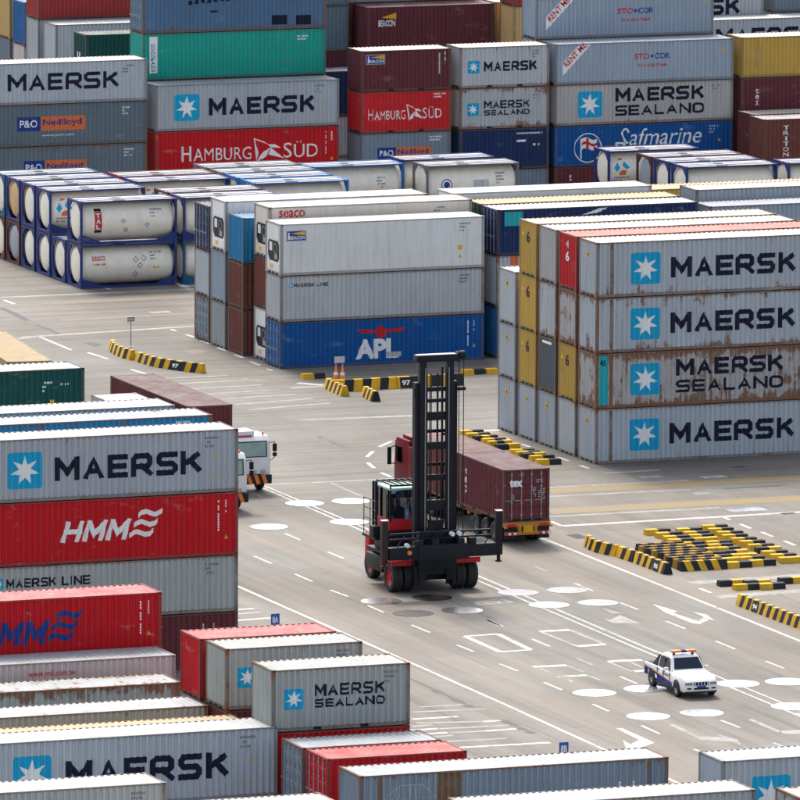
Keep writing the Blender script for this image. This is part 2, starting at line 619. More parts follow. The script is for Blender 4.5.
def stext(text, x, z, w, h, sw, slant=0.0):
    ws = [0.5 if c == ' ' else CAPX.get(c, 1.0) for c in text]
    gap = 0.15
    tot = sum(ws) + gap * (len(text) - 1)
    u = w / tot
    out, cx = [], x
    for c, cw in zip(text, ws):
        if c != ' ':
            for li, path in enumerate(GLY[c]):
                pp = []
                for (a, b) in path:
                    px = cx + sw / 2 + a * (cw * u - sw)
                    pz = z + sw / 2 + b * (h - sw)
                    pp.append((px + slant * (pz - z), pz))
                if len(pp) == 2 or c in 'AMNLCEFSTUKGRP':
                    # square stroke ends
                    if pp[0] != pp[-1] and c not in 'AK':
                        a0 = (Vector(pp[0]) - Vector(pp[1])).normalized() * (sw / 2)
                        a1 = (Vector(pp[-1]) - Vector(pp[-2])).normalized() * (sw / 2)
                        pp[0] = tuple(Vector(pp[0]) + a0)
                        pp[-1] = tuple(Vector(pp[-1]) + a1)
                    elif c == 'A' and len(pp) > 2:
                        pp[0] = (pp[0][0], pp[0][1] - sw / 2)
                        pp[-1] = (pp[-1][0], pp[-1][1] - sw / 2)
                    elif c == 'K' and li == 0:
                        pp = [(pp[0][0], z), (pp[1][0], z + h)]
                sp_ = stroke_polys(chamfer(pp, 0.30 * sw + 0.05 * h) if c in 'BCDGOPRSU' else pp, sw, li)
                out += [([(q[0], min(max(q[1], z), z + h)) for q in pl], ly) for pl, ly in sp_]
        cx += (cw + gap) * u
    return out


_tc = {}


def font_polys(s, x, z, w, h, bold=0.0, rot=0.0, slant=0.0):
    """built-in Blender font turned into polygons that fill a box of w by h"""
    key = (s, bold)
    if key not in _tc:
        cu = bpy.data.curves.new('lettering', 'FONT')
        cu.body = s
        cu.size = 1.0
        cu.offset = bold
        cu.resolution_u = 3
        cu.fill_mode = 'FRONT'
        ob = bpy.data.objects.new('lettering_source', cu)
        COL.objects.link(ob)
        bpy.context.view_layer.update()
        me = ob.evaluated_get(bpy.context.evaluated_depsgraph_get()).to_mesh()
        vs = [(v.co.x, v.co.y) for v in me.vertices]
        fs = [tuple(p.vertices) for p in me.polygons]
        ob.to_mesh_clear()
        bpy.data.objects.remove(ob)
        bpy.data.curves.remove(cu)
        _tc[key] = (vs, fs)
    vs, fs = _tc[key]
    x0, x1 = min(v[0] for v in vs), max(v[0] for v in vs)
    y0, y1 = min(v[1] for v in vs), max(v[1] for v in vs)
    q = []
    for a, b in vs:
        px, pz = (a - x0) / (x1 - x0) * w, (b - y0) / (y1 - y0) * h
        px += slant * pz
        c, d = math.cos(rot), math.sin(rot)
        q.append((x + px * c - pz * d, z + px * d + pz * c))
    return [([q[i] for i in f], 0) for f in fs]


def star_polys(cx, cz, R, n=7, inner=0.42, layer=4):
    pts = []
    for i in range(2 * n):
        r = R if i % 2 == 0 else R * inner
        t = math.pi / 2 + math.pi * i / n
        pts.append((cx + r * math.cos(t), cz + r * math.sin(t)))
    return [([(cx, cz), pts[i], pts[(i + 1) % (2 * n)]], layer) for i in range(2 * n)]


def rrect(x0, z0, x1, z1, r, layer=0):
    pts = []
    for cx, cz, a in ((x1 - r, z0 + r, -90), (x1 - r, z1 - r, 0), (x0 + r, z1 - r, 90), (x0 + r, z0 + r, 180)):
        for k in range(4):
            t = math.radians(a + 30 * k)
            pts.append((cx + r * math.cos(t), cz + r * math.sin(t)))
    return [(pts, layer)]


def rect(x0, z0, x1, z1, layer=0):
    return [([(x0, z0), (x1, z0), (x1, z1), (x0, z1)], layer)]


def ring(cx, cz, r, w, n=36, layer=0):
    out = []
    for i in range(n):
        a, b = 2 * math.pi * i / n, 2 * math.pi * (i + 1) / n
        out.append(([(cx + (r - w) * math.cos(a), cz + (r - w) * math.sin(a)), (cx + r * math.cos(a), cz + r * math.sin(a)), (cx + r * math.cos(b), cz + r * math.sin(b)), (cx + (r - w) * math.cos(b), cz + (r - w) * math.sin(b))], layer))
    return out


def disc(cx, cz, r, n=20, layer=0):
    return [([(cx + r * math.cos(2 * math.pi * i / n), cz + r * math.sin(2 * math.pi * i / n)) for i in range(n)], layer)]


# --- corrugation profiles
def folds(a, b, pitch, d0, d1):
    n = max(1, round((b - a) / pitch))
    p = (b - a) / n
    out = []
    for i in range(n):
        x = a + i * p
        out += [(x, d0), (x + 0.26 * p, d0), (x + 0.5 * p, d1), (x + 0.76 * p, d1)]
    out.append((b, d0))
    return out


def prof_at(prof, x):
    if x <= prof[0][0]:
        return prof[0][1]
    for (a, da), (b, db) in zip(prof, prof[1:]):
        if x <= b:
            return da + (db - da) * (x - a) / (b - a) if b > a else da
    return prof[-1][1]


SIDE = {}


def side_prof(L, kind):
    k = (round(L, 3), kind)
    if k not in SIDE:
        SIDE[k] = folds(0.17, L - 0.17, 0.278, 0.004, 0.082) if kind == 'dry' else [(0.17, 0.012), (L - 0.17, 0.012)]
    return SIDE[k]


_dm = {}


def decal_mesh(key, polys, mat, prof=None, cyl=None):
    """flat print laid on a corrugated wall (prof) or on a tank barrel (cyl = centre height, radius, y of the axis)"""
    if key in _dm:
        return _dm[key]
    bm = bmesh.new()
    layers = bm.faces.layers.int.new('ply')
    for pts, ly in polys:
        vs = [bm.verts.new((p[0], 0.0, p[1])) for p in pts]
        try:
            f = bm.faces.new(vs)
            f[layers] = ly
        except ValueError:
            pass
    xs = [v.co.x for v in bm.verts]
    zs = [v.co.z for v in bm.verts]
    if prof:
        for x, d in prof:
            if min(xs) < x < max(xs):
                bmesh.ops.bisect_plane(bm, geom=bm.verts[:] + bm.edges[:] + bm.faces[:], plane_co=(x, 0, 0), plane_no=(1, 0, 0), dist=1e-6)
    if cyl:
        z = min(zs)
        while z < max(zs):
            z += 0.12
            bmesh.ops.bisect_plane(bm, geom=bm.verts[:] + bm.edges[:] + bm.faces[:], plane_co=(0, 0, z), plane_no=(0, 0, 1), dist=1e-6)
    for v in bm.verts:
        ly = max((f[layers] for f in v.link_faces), default=0)
        off = 0.005 + 0.0009 * ly
        if cyl:
            cz, r, cy = cyl
            dz = max(-r + 0.01, min(r - 0.01, v.co.z - cz))
            v.co.y = cy - math.sqrt(r * r - dz * dz) - off
        else:
            v.co.y = (prof_at(prof, v.co.x) if prof else 0.0) - off
    bmesh.ops.recalc_face_normals(bm, faces=bm.faces)
    for f in bm.faces:
        f.normal_update()
        if f.normal.y > 0:
            f.normal_flip()
    me = bpy.data.meshes.new('print')
    bm.to_mesh(me)
    bm.free()
    me.materials.append(M[mat])
    _dm[key] = me
    return me


# --- printed designs: name -> list of (part name, material, polygons)
def emblem(x, z, s):
    return [('emblem', 'p_star', rrect(x, z, x + s, z + s, 0.09 * s)), ('emblem_star', 'p_white', star_polys(x + s / 2, z + s / 2, s * 0.43))]


def lt(mat, polys, name='lettering'):
    return (name, mat, polys)


def wave_flag(x, z, w, h):
    out = []
    for k in range(3):
        z0 = z + h * (0.02 + 0.36 * k)
        x0 = x + 0.13 * w * k
        n = 6
        for i in range(n):
            a, b = i / n, (i + 1) / n
            f = lambda t: 0.10 * h * math.sin(t * 2 * math.pi) + 0.16 * h * t
            out.append(([(x0 + w * 0.72 * a, z0 + f(a)), (x0 + w * 0.72 * b, z0 + f(b)), (x0 + w * 0.72 * b, z0 + f(b) + 0.18 * h), (x0 + w * 0.72 * a, z0 + f(a) + 0.18 * h)], 0))
    return out


def hmm(x, z, w, h, mat):
    return [lt(mat, stext('HMM', x, z, w * 0.66, h * 0.72, h * 0.165, 0.3)), ('emblem', mat, wave_flag(x + w * 0.70, z + 0.02 * h, w * 0.34, h * 0.92))]


def hamburg(x, z, w, h):
    k = w / 9.1
    d = [lt('p_white', font_polys('H', x, z, 0.62 * k, h * 0.72)), lt('p_white', font_polys('AMBURG', x + 0.78 * k, z, 3.85 * k, h * 0.6))]
    bx = x + 4.75 * k
    f = [([(bx, z + h), (bx + 0.75 * k, z + h * 0.80), (bx + 0.95 * k, z + h * 0.68), (bx + 0.1 * k, z + h * 0.92)], 0),
         ([(bx, z + h), (bx + 0.1 * k, z + h * 0.92), (bx + 0.32 * k, z + 0.30 * h), (bx + 0.22 * k, z - 0.12 * h)], 0),
         ([(bx + 0.22 * k, z - 0.12 * h), (bx + 0.6 * k, z + 0.30 * h), (bx + 1.15 * k, z + 0.52 * h), (bx + 0.8 * k, z + 0.06 * h)], 0),
         ([(bx + 0.95 * k, z + h * 0.68), (bx + 1.15 * k, z + 0.52 * h), (bx + 1.85 * k, z + 0.48 * h), (bx + 1.45 * k, z + h * 0.66)], 0),
         ([(bx + 1.15 * k, z + 0.52 * h), (bx + 1.0 * k, z + 0.18 * h), (bx + 2.05 * k, z - 0.02 * h), (bx + 1.55 * k, z + 0.28 * h)], 0)]
    d.append(('emblem', 'p_white', f))
    d.append(lt('p_white', font_polys('S', bx + 2.0 * k, z, 0.55 * k, h * 0.72)))
    d.append(lt('p_white', font_polys('\u00dcD', bx + 2.7 * k, z, 1.6 * k, h * 0.78)))
    return d


def pando(x, z, w, h):
    return [('emblem', 'p_blue', rect(x, z, x + 0.34 * w, z + h)), ('emblem', 'p_orange', rect(x + 0.34 * w, z, x + w, z + h)),
            lt('p_white', [(p, 4) for p, l in font_polys('P&O', x + 0.035 * w, z + 0.25 * h, 0.26 * w, 0.52 * h, 0.02)]),
            lt('p_blue', [(p, 4) for p, l in font_polys('Nedlloyd', x + 0.375 * w, z + 0.25 * h, 0.57 * w, 0.56 * h, 0.02)])]


def beacon(x, z, w, h):
    return [('emblem', 'p_pale', rect(x, z, x + w, z + h)), ('emblem', 'p_blue', [(p, 4) for p, l in rect(x + 0.03 * w, z + 0.06 * h, x + 0.97 * w, z + 0.94 * h)]),
            ('emblem', 'p_yellow', [([(x + 0.2 * w, z + 0.72 * h), (x + 0.95 * w, z + 0.52 * h), (x + 0.95 * w, z + 0.92 * h)], 9)]),
            lt('p_white', [(p, 9) for p, l in font_polys('BEACON', x + 0.18 * w, z + 0.16 * h, 0.74 * w, 0.32 * h, 0.02)]),
            ('emblem', 'p_white', [([(x + 0.07 * w, z + 0.16 * h), (x + 0.17 * w, z + 0.16 * h), (x + 0.15 * w, z + 0.82 * h), (x + 0.09 * w, z + 0.82 * h)], 9)])]


def stocor(x, z, w, h):
    return [lt('p_red', font_polys('STO', x, z + 0.55 * h, 0.43 * w, 0.36 * h, 0.025)), lt('p_blue', font_polys('COR', x + 0.57 * w, z + 0.55 * h, 0.43 * w, 0.36 * h, 0.025)),
            ('emblem', 'p_blue', disc(x + 0.5 * w, z + 0.73 * h, 0.045 * w, 10)), lt('p_red', font_polys('713-432-7368', x + 0.1 * w, z + 0.05 * h, 0.8 * w, 0.2 * h, 0.02))]


def rentme(x, z, w, h):
    band = [([(x, z), (x + 0.03 * w, z), (x + w, z + h), (x + 0.58 * w, z + h), (x, z + 0.42 * h)], 0)]
    ang = math.atan2(h, w)
    return [('marking', 'p_white', band), lt('p_red', [(p, 4) for p, l in font_polys('RENT ME', x + 0.16 * w, z + 0.25 * h, 0.98 * w, 0.2 * h, 0.02, ang)])]


def script_word(x, z, w, h):
    """running white hand: a capital S with long loops, then small joined letters"""
    S = [(1.0, 0.78), (0.92, 0.98), (0.70, 1.0), (0.45, 0.80), (0.62, 0.52), (0.78, 0.28), (0.62, 0.02), (0.30, -0.02), (0.02, 0.12), (0.12, 0.26), (0.45, 0.20), (1.0, 0.24)]
    a = [(0.95, 0.40), (0.7, 0.48), (0.5, 0.25), (0.65, 0.05), (0.88, 0.15), (1.0, 0.45), (1.0, 0.1), (1.3, 0.1)]
    f = [(0.0, 0.1), (0.5, 0.55), (0.62, 0.98), (0.42, 1.0), (0.35, 0.6), (0.33, -0.3), (0.15, -0.36), (0.3, 0.02), (0.9, 0.15)]
    mm = [(0, 0.1), (0.15, 0.42), (0.2, 0.05), (0.4, 0.44), (0.5, 0.05), (0.72, 0.44), (0.8, 0.06), (1.05, 0.14)]
    r = [(0, 0.14), (0.2, 0.44), (0.28, 0.4), (0.42, 0.4), (0.45, 0.1), (0.75, 0.12)]
    i = [(0, 0.12), (0.2, 0.44), (0.25, 0.08), (0.5, 0.12)]
    nn = [(0, 0.12), (0.15, 0.42), (0.2, 0.05), (0.45, 0.44), (0.52, 0.06), (0.75, 0.12)]
    e = [(0, 0.14), (0.4, 0.36), (0.22, 0.48), (0.08, 0.22), (0.3, 0.02), (0.8, 0.16)]
    out, cx, sc = [], x, w / 6.6
    for g, adv in ((S, 1.05),):
        pts = [(cx + p[0] * sc, z + p[1] * h) for p in g]
        # round the corners of the stroke
        for _ in range(2):
            q = [pts[0]]
            for p0, p1 in zip(pts, pts[1:]):
                q += [(0.75 * p0[0] + 0.25 * p1[0], 0.75 * p0[1] + 0.25 * p1[1]), (0.25 * p0[0] + 0.75 * p1[0], 0.25 * p0[1] + 0.75 * p1[1])]
            q.append(pts[-1])
            pts = q
        out += [(p, k % 3) for k, (p, l) in enumerate(stroke_polys(pts, 0.12, 0))]
        cx += adv * sc
    out += font_polys('afmarine', x + 1.0 * sc, z + 0.08 * h, w - 1.2 * sc, 0.92 * h, 0.0, 0.0, 0.25)
    return out


def flag_round(cx, cz, r):
    d = [('emblem', 'p_white', ring(cx, cz, r, 0.05 * r + 0.02))]
    x0, x1, zz = cx - 0.45 * r, cx + 0.65 * r, cz - 0.1 * r
    wv = lambda t: 0.1 * r * math.sin(t * 6.0)
    fl, cr = [], []
    n = 6
    for i in range(n):
        a, b = i / n, (i + 1) / n
        X = lambda t: x0 + (x1 - x0) * t
        fl.append(([(X(a), zz + wv(a)), (X(b), zz + wv(b)), (X(b), zz + 0.72 * r + wv(b)), (X(a), zz + 0.72 * r + wv(a))], 0))
        cr.append(([(X(a), zz + 0.27 * r + wv(a)), (X(b), zz + 0.27 * r + wv(b)), (X(b), zz + 0.46 * r + wv(b)), (X(a), zz + 0.46 * r + wv(a))], 4))
    cr.append(([(x0 + 0.30 * r, zz), (x0 + 0.5 * r, zz), (x0 + 0.5 * r, zz + 0.74 * r), (x0 + 0.30 * r, zz + 0.74 * r)], 8))
    d += [('emblem', 'p_white', fl), ('emblem', 'p_red', cr), ('emblem', 'p_white', rect(x0 - 0.09 * r, cz - 0.72 * r, x0 - 0.01 * r, cz + 0.66 * r))]
    return d


def eagle(cx, cz, w):
    pts = [(-0.5, 0.06), (-0.12, 0.03), (-0.05, 0.10), (0.02, 0.12), (0.06, 0.03), (0.5, 0.06), (0.42, -0.02), (0.12, -0.03), (0.06, -0.12), (-0.06, -0.12), (-0.12, -0.03), (-0.42, -0.02)]
    return [('emblem', 'p_red', [([(cx + a * w, cz + b * w) for a, b in pts], 0)])]


def vertical_text(s, x, ztop, w, h, mat, bold=0.02):
    st = h / len(s)
    out = []
    for i, c in enumerate(s):
        k = 0.28 if c in 'Iil' else 1.0
        out += font_polys(c, x + w * (1 - k) / 2, ztop - (i + 1) * st + 0.08 * st, w * k, st * 0.8, bold)
    return [lt(mat, out)]


def down_text(s, x, ztop, length, h, mat):
    return [lt(mat, font_polys(s, x, ztop, length, h, 0.02, -math.pi / 2))]


def marks(x, z, mat, rows=3, w=0.62, seed=0):
    """number block: rows of small painted ticks, too small to read"""
    r = random.Random(seed)
    out = []
    for k in range(rows):
        cx, zz = x, z - k * 0.19
        end = x + w * (1 if k < 1 else r.uniform(0.35, 0.9))
        while cx < end:
            if r.random() < 0.85:
                out += rect(cx, zz, cx + 0.05, zz + 0.10)
            cx += 0.075
    return [('marking', mat, out)]


def vmarks(x, z, h, mat, seed=0):
    r = random.Random(seed)
    out = []
    for k in range(int(h / 0.12)):
        if r.random() < 0.85:
            out += rect(x, z - k * 0.12 - 0.09, x + 0.07, z - k * 0.12)
    return [('marking', mat, out)]


def warn(x, z, s=0.2):
    return [('marking', 'p_yellow', [([(x, z), (x + s, z), (x + s / 2, z + s)], 0)])]


def sticker(x, z, s=0.16, mat='p_yellow'):
    return [('marking', mat, rect(x, z, x + s, z + s))]


def maersk(L, H, dx=0.0):
    z = (H - 2.896) / 2
    return emblem(1.15 + dx, 0.62 + z, 1.66) + [lt('p_navy', stext('MAERSK', 3.42 + dx, 0.90 + z, 7.1, 1.08, 0.255))] + marks(L - 1.6, H - 0.42, 'p_grey', 3, 0.6, 3) + warn(L - 1.25, H - 1.35) + warn(L - 1.25, 0.62, 0.16)


def sealand(L, H, dx=0.0):
    z = (H - 2.896) / 2
    return emblem(1.38 + dx, 0.62 + z, 1.66) + [lt('p_navy', stext('MAERSK', 3.95 + dx, 1.55 + z, 6.1, 0.88, 0.205)), lt('p_navy', stext('SEALAND', 3.95 + dx, 0.66 + z, 6.1, 0.66, 0.145))] + marks(L - 1.5, H - 0.42, 'p_grey', 3, 0.6, 5)


MAERSK20 = emblem(0.53, 0.92, 0.80) + [lt('p_navy', stext('MAERSK', 1.62, 1.02, 3.62, 0.62, 0.14))] + marks(4.9, 2.2, 'p_grey', 3, 0.6, 8)
SEALAND20 = emblem(0.55, 0.90, 0.86) + [lt('p_navy', stext('MAERSK', 1.88, 1.40, 3.1, 0.50, 0.105)), lt('p_navy', stext('SEALAND', 1.88, 0.93, 3.1, 0.36, 0.085))] + marks(4.95, 2.2, 'p_grey', 3, 0.6, 9)


def maersk_line(x, z, w, h):
    return emblem(x, z - 0.1 * h, 1.2 * h) + [lt('p_navy', stext('MAERSK', x + 1.5 * h, z, w * 0.56, h, h * 0.2)), lt('p_navy', stext('LINE', x + 1.5 * h + w * 0.62, z, w * 0.32, h, h * 0.2))]


# ------------------------------------------------------------------ containers
W40, LF = 2.438, {20: 6.058, 40: 12.192, 45: 13.716}
STD, HC = 2.591, 2.896
_cm = {}


def cached(key, fn):
    if key not in _cm:
        _cm[key] = fn()
    return _cm[key]


def m_side(L, H, kind):
    b = MB()
    pr = side_prof(L, kind)
    z0, z1 = 0.155, H - 0.075
    for (xa, da), (xb, db) in zip(pr, pr[1:]):
        b.poly([(xa, da, z0), (xb, db, z0), (xb, db, z1), (xa, da, z1)])
    if kind == 'reefer':
        # panel seams
        n = round(L / 1.0)
        for i in range(1, n):
            x = L * i / n
            b.box(x - 0.012, 0.006, z0, x + 0.012, 0.0115, z1)
    return b.mesh('side_panel', 'paint')


def m_roof(L, kind):
    b = MB()
    if kind == 'dry':
        pr = folds(0.12, L - 0.12, 0.28, 0.0, -0.034)
    else:
        pr = [(0.12 + (L - 0.24) * i / 6, 0.0) for i in range(7)]
    rnd = random.Random(int(L * 10))
    for (xa, da), (xb, db) in zip(pr, pr[1:]):
        b.poly([(xa, 0.05, da), (xb, 0.05, db), (xb, W40 - 0.05, db), (xa, W40 - 0.05, da)])
    b.box(0.10, 0.05, -0.06, 0.125, W40 - 0.05, 0.0)
    return b.mesh('roof_panel', 'roof')


def m_post(H):
    b = MB()
    b.box(0.0, 0.0, 0.118, 0.165, 0.14, H - 0.118)
    for z in (0.0, H - 0.118):
        b.box(-0.004, -0.004, z + 0.001, 0.178, 0.162, z + 0.117)
        b.box(0.05, -0.006, z + 0.03, 0.13, -0.004, z + 0.09, 1)
    return b.mesh('corner_post', ['paint', 'pocket_black'])


def m_toprail(L, H):
    b = MB()
    b.box(0.166, 0.006, H - 0.085, L - 0.166, 0.066, H - 0.012)
    return b.mesh('side_rail', 'paint')


def m_botrail(L, pockets):
    b = MB()
    cuts = []
    if pockets:
        for c in (L / 2 - 1.03, L / 2 + 1.03):
            cuts.append((c - 0.18, c + 0.18))
    x = 0.166
    for a, c in cuts + [(L - 0.166, None)]:
        b.box(x, 0.004, 0.012, a, 0.054, 0.162)
        x = c
    for a, c in cuts:
        b.box(a, 0.03, 0.03, c, 0.07, 0.15, 1)
        b.box(a, 0.004, 0.012, c, 0.054, 0.028)
        b.box(a, 0.004, 0.150, c, 0.054, 0.162)
    return b.mesh('side_rail', ['paint', 'pocket_black'])


def m_endrail(z0, z1):
    b = MB()
    b.box(0.006, 0.163, z0, 0.08, W40 - 0.163, z1)
    if z0 < 0.1:
        for y in (0.40, 0.98, 1.56):
            b.box(0.001, y, z0 - 0.004, 0.006, y + 0.40, z0 + 0.10, 1)
    return b.mesh('end_rail', ['paint', 'pocket_black'])


def m_inner_post(H):
    b = MB()
    b.box(0.0, -0.003, 0.163, 0.16, 0.05, H - 0.086)
    return b.mesh('inner_post', 'paint')


def m_end(H):
    b = MB()
    pr = folds(0.15, W40 - 0.15, 0.25, 0.010, 0.065)
    for (ya, da), (yb, db) in zip(pr, pr[1:]):
        b.poly([(da, yb, 0.15), (da if False else db, yb, 0.15), (db, yb, H - 0.1), (da, ya, H - 0.1)]) if False else b.poly([(db, yb, 0.15), (da, ya, 0.15), (da, ya, H - 0.1), (db, yb, H - 0.1)])
    return b.mesh('end_panel', 'paint')


def m_door(H):
    """one door leaf lying in the plane x = 0.02, y from 0 to 1.06"""
    b = MB()
    w = (W40 - 0.33) / 2 - 0.006
    zs = [0.17]
    n = 4
    h = (H - 0.30) / n
    pr = []
    for i in range(n):
        z = 0.17 + i * h
        pr += [(z, 0.02), (z + 0.30 * h, 0.02), (z + 0.42 * h, 0.048), (z + 0.84 * h, 0.048), (z + 0.96 * h, 0.02)]
    pr.append((0.17 + n * h, 0.02))
    for (za, da), (zb, db) in zip(pr, pr[1:]):
        b.poly([(da, w - 0.05, za), (da, 0.05, za), (db, 0.05, zb), (db, w - 0.05, zb)])
    b.box(0.012, 0, 0.17, 0.05, 0.05, H - 0.13)
    b.box(0.012, w - 0.05, 0.17, 0.05, w, H - 0.13)
    return b.mesh('door', 'paint')


def m_rod(H):
    b = MB()
    b.tube((-0.02, 0, 0.10), (-0.02, 0, H - 0.10), 0.024, n=6)
    for z in (0.28, 0.9, H - 0.9, H - 0.3):
        b.box(-0.035, -0.05, z, 0.015, 0.05, z + 0.07)
    b.box(-0.05, -0.02, 1.02, -0.03, 0.36, 1.06)
    return b.mesh('locking_rod', 'grey_steel')


def m_floor(L):
    b = MB()
    b.box(0.18, 0.06, 0.10, L - 0.18, W40 - 0.06, 0.15)
    for i in range(int(L / 0.9)):
        x = 0.5 + i * 0.9
        b.box(x, 0.06, 0.03, x + 0.06, W40 - 0.06, 0.10)
    return b.mesh('floor', 'dark_steel')


def m_reefer_end(H):
    b = MB()
    w = W40
    b.poly([(0.03, w - 0.16, 0.15), (0.03, 0.16, 0.15), (0.03, 0.16, H - 0.1), (0.03, w - 0.16, H - 0.1)])
    b.box(0.012, 0.30, H - 0.95, 0.03, w - 0.30, H - 0.20)
    b.box(0.010, 0.22, 0.20, 0.03, w - 0.22, 0.62)
    return b.mesh('end_panel', 'paint')


def m_reefer_unit(H):
    b = MB()
    w, z0, z1 = W40, 0.72, H - 1.02
    pts = [(0.30, z0 + 0.2), (0.5, z0), (w - 0.62, z0), (w - 0.34, z0 + 0.3), (w - 0.34, z1 - 0.2), (w - 0.52, z1), (0.5, z1), (0.30, z1 - 0.2)]
    b.poly([(0.024, y, z) for y, z in reversed(pts)])
    b.box(0.005, w - 1.05, z0 + 0.55, 0.022, w - 0.62, z1 - 0.12, 1)
    b.box(0.005, 0.55, z0 + 0.12, 0.022, 1.0, z0 + 0.42, 2)
    n = 12
    for k in range(n):
        t, t2 = 2 * math.pi * k / n, 2 * math.pi * (k + 1) / n
        cy, cz = 0.92, z1 - 0.42
        b.poly([(0.018, cy + 0.30 * math.cos(t2), cz + 0.30 * math.sin(t2)), (0.018, cy + 0.30 * math.cos(t), cz + 0.30 * math.sin(t)), (0.018, cy + 0.25 * math.cos(t), cz + 0.25 * math.sin(t)), (0.018, cy + 0.25 * math.cos(t2), cz + 0.25 * math.sin(t2))], 2)
    b.box(0.004, w * 0.5, 0.30, 0.009, w * 0.5 + 0.45, 0.52, 3)
    return b.mesh('cooling_unit', ['dark_steel', 'cab_white', 'grey_steel', 'p_yellow'])


# base colours (linear) and wear
CLR = {
    'grey': (0.455, 0.50, 0.545), 'palegrey': (0.52, 0.55, 0.57), 'warmgrey': (0.49, 0.48, 0.47), 'bluegrey': (0.23, 0.29, 0.35), 'greengrey': (0.42, 0.455, 0.44),
    'darkgrey': (0.12, 0.14, 0.16), 'white': (0.80, 0.81, 0.80), 'cream': (0.76, 0.69, 0.60), 'pinkwhite': (0.68, 0.60, 0.58), 'red': (0.55, 0.008, 0.016),
    'brightred': (0.60, 0.022, 0.028), 'oldred': (0.42, 0.05, 0.045), 'maroon': (0.155, 0.034, 0.044), 'oxide': (0.19, 0.060, 0.046), 'apl': (0.003, 0.10, 0.35),
    'blue': (0.02, 0.16, 0.42), 'midblue': (0.02, 0.24, 0.46), 'oldblue': (0.09, 0.18, 0.30), 'navy': (0.012, 0.035, 0.12), 'nedlloyd': (0.15, 0.20, 0.24),
    'green': (0.015, 0.41, 0.32), 'darkgreen': (0.006, 0.085, 0.075), 'ochre': (0.60, 0.385, 0.085), 'tan': (0.62, 0.42, 0.17), 'orange': (0.55, 0.10, 0.05), 'teal': (0.02, 0.40, 0.46),
    'lightblue': (0.36, 0.43, 0.51),
}


def container(x, y, z, ft, H, colname, label, decals=(), end='corr', wear=0.25, kind='dry', rz=0.0, rightend='door', group=None, L=None, roofcol=None, backdecals=(), cat='container', simple=False):
    L = L or LF[ft]
    c = CLR[colname]
    r = random.Random(int(x * 31 + y * 17 + z * 7))
    k = r.uniform(0.93, 1.07)
    c = tuple(q * k for q in c)
    col = (*c, wear)
    fk = min(0.75, 0.28 + wear * 0.75)
    fcol = (*[q * 0.72 * (1 - fk) + b_ * fk for q, b_ in zip(c, (0.13, 0.095, 0.075))], min(1.0, wear + 0.28))
    rc = CLR[roofcol] if roofcol else c
    rcol = (*[q * 0.80 for q in rc], min(1.0, wear * 0.8 + 0.08))
    kk = 'reefer' if kind == 'reefer' else 'dry'
    t = thing('refrigerated_container' if kind == 'reefer' else 'shipping_container', label, cat, (x, y, z), rz, group)
    side = cached(('side', L, H, kk), lambda: m_side(L, H, kk))
    obj('side_panel', side, t, (0, 0, 0), 0, col)
    obj('side_panel', side, t, (L, W40, 0), math.pi, col)
    obj('roof_panel', cached(('roof', L, kk), lambda: m_roof(L, kk)), t, (0, 0, H - 0.012), 0, rcol)
    obj('floor', cached(('floor', L), lambda: m_floor(L)), t, (0, 0, 0), 0)
    post = cached(('post', H), lambda: m_post(H))
    # the post mesh sits at the front-left corner; the other three are mirrored copies
    for sx, sy in ((1, 1), (-1, 1), (1, -1), (-1, -1)):
        o = obj('corner_post', post, t, (0 if sx > 0 else L, 0 if sy > 0 else W40, 0), 0, fcol)
        o.scale = (sx, sy, 1)
    tr = cached(('tr', L, H), lambda: m_toprail(L, H))
    br = cached(('br', L, ft == 20), lambda: m_botrail(L, ft == 20))
    for me in (tr, br):
        obj('side_rail', me, t, (0, 0, 0), 0, fcol)
        obj('side_rail', me, t, (L, W40, 0), math.pi, fcol)
    tp = cached(('et', H), lambda: m_endrail(H - 0.11, H - 0.014))
    bt = cached(('eb',), lambda: m_endrail(0.014, 0.16))
    for me in (tp, bt):
        obj('end_rail', me, t, (0, 0, 0), 0, fcol)
        obj('end_rail', me, t, (L, W40, 0), math.pi, fcol)

    def make_end(style, base):
        rot = 0 if base == 0 else math.pi
        org = (0, 0, 0) if base == 0 else (L, W40, 0)
        if style == 'door':
            dm = cached(('door', H), lambda: m_door(H))
            rod = cached(('rod', H), lambda: m_rod(H))
            lw = (W40 - 0.33) / 2
            for j in range(2):
                yy = 0.165 + j * lw + 0.003
                d = obj('door', dm, t, (0, yy, 0) if base == 0 else (L, W40 - yy, 0), rot, col)
                for q in (0.28, 0.80):
                    obj('locking_rod', rod, d, (0, q, 0))
        elif style == 'reefer':
            obj('end_panel', cached(('rend', H), lambda: m_reefer_end(H)), t, org, rot, col)
            obj('cooling_unit', cached(('runit', H), lambda: m_reefer_unit(H)), t, org, rot)
        else:
            obj('end_panel', cached(('end', H), lambda: m_end(H)), t, org, rot, col)
    if ft == 45:
        ip = cached(('ipost', H), lambda: m_inner_post(H))
        for xx in (0.76, L - 0.92):
            obj('inner_post', ip, t, (xx, 0, 0), 0, fcol)
            obj('inner_post', ip, t, (xx + 0.16, W40, 0), math.pi, fcol)
    make_end(end, 0)
    make_end(rightend, 1)
    pr = side_prof(L, kk)
    for di, dl in enumerate((decals, backdecals)):
        for n, mat, polys in dl:
            key = (n, mat, round(L, 2), kk, len(polys), repr(polys[0]), repr(polys[-1]), repr(polys[len(polys) // 2]))
            me = decal_mesh(key, polys, mat, pr)
            o = obj(n, me, t, (0, 0, 0) if di == 0 else (L, W40, 0), 0 if di == 0 else math.pi)
            if n == 'marking' and len(polys) > 1:
                o['kind'] = 'stuff'
    return t


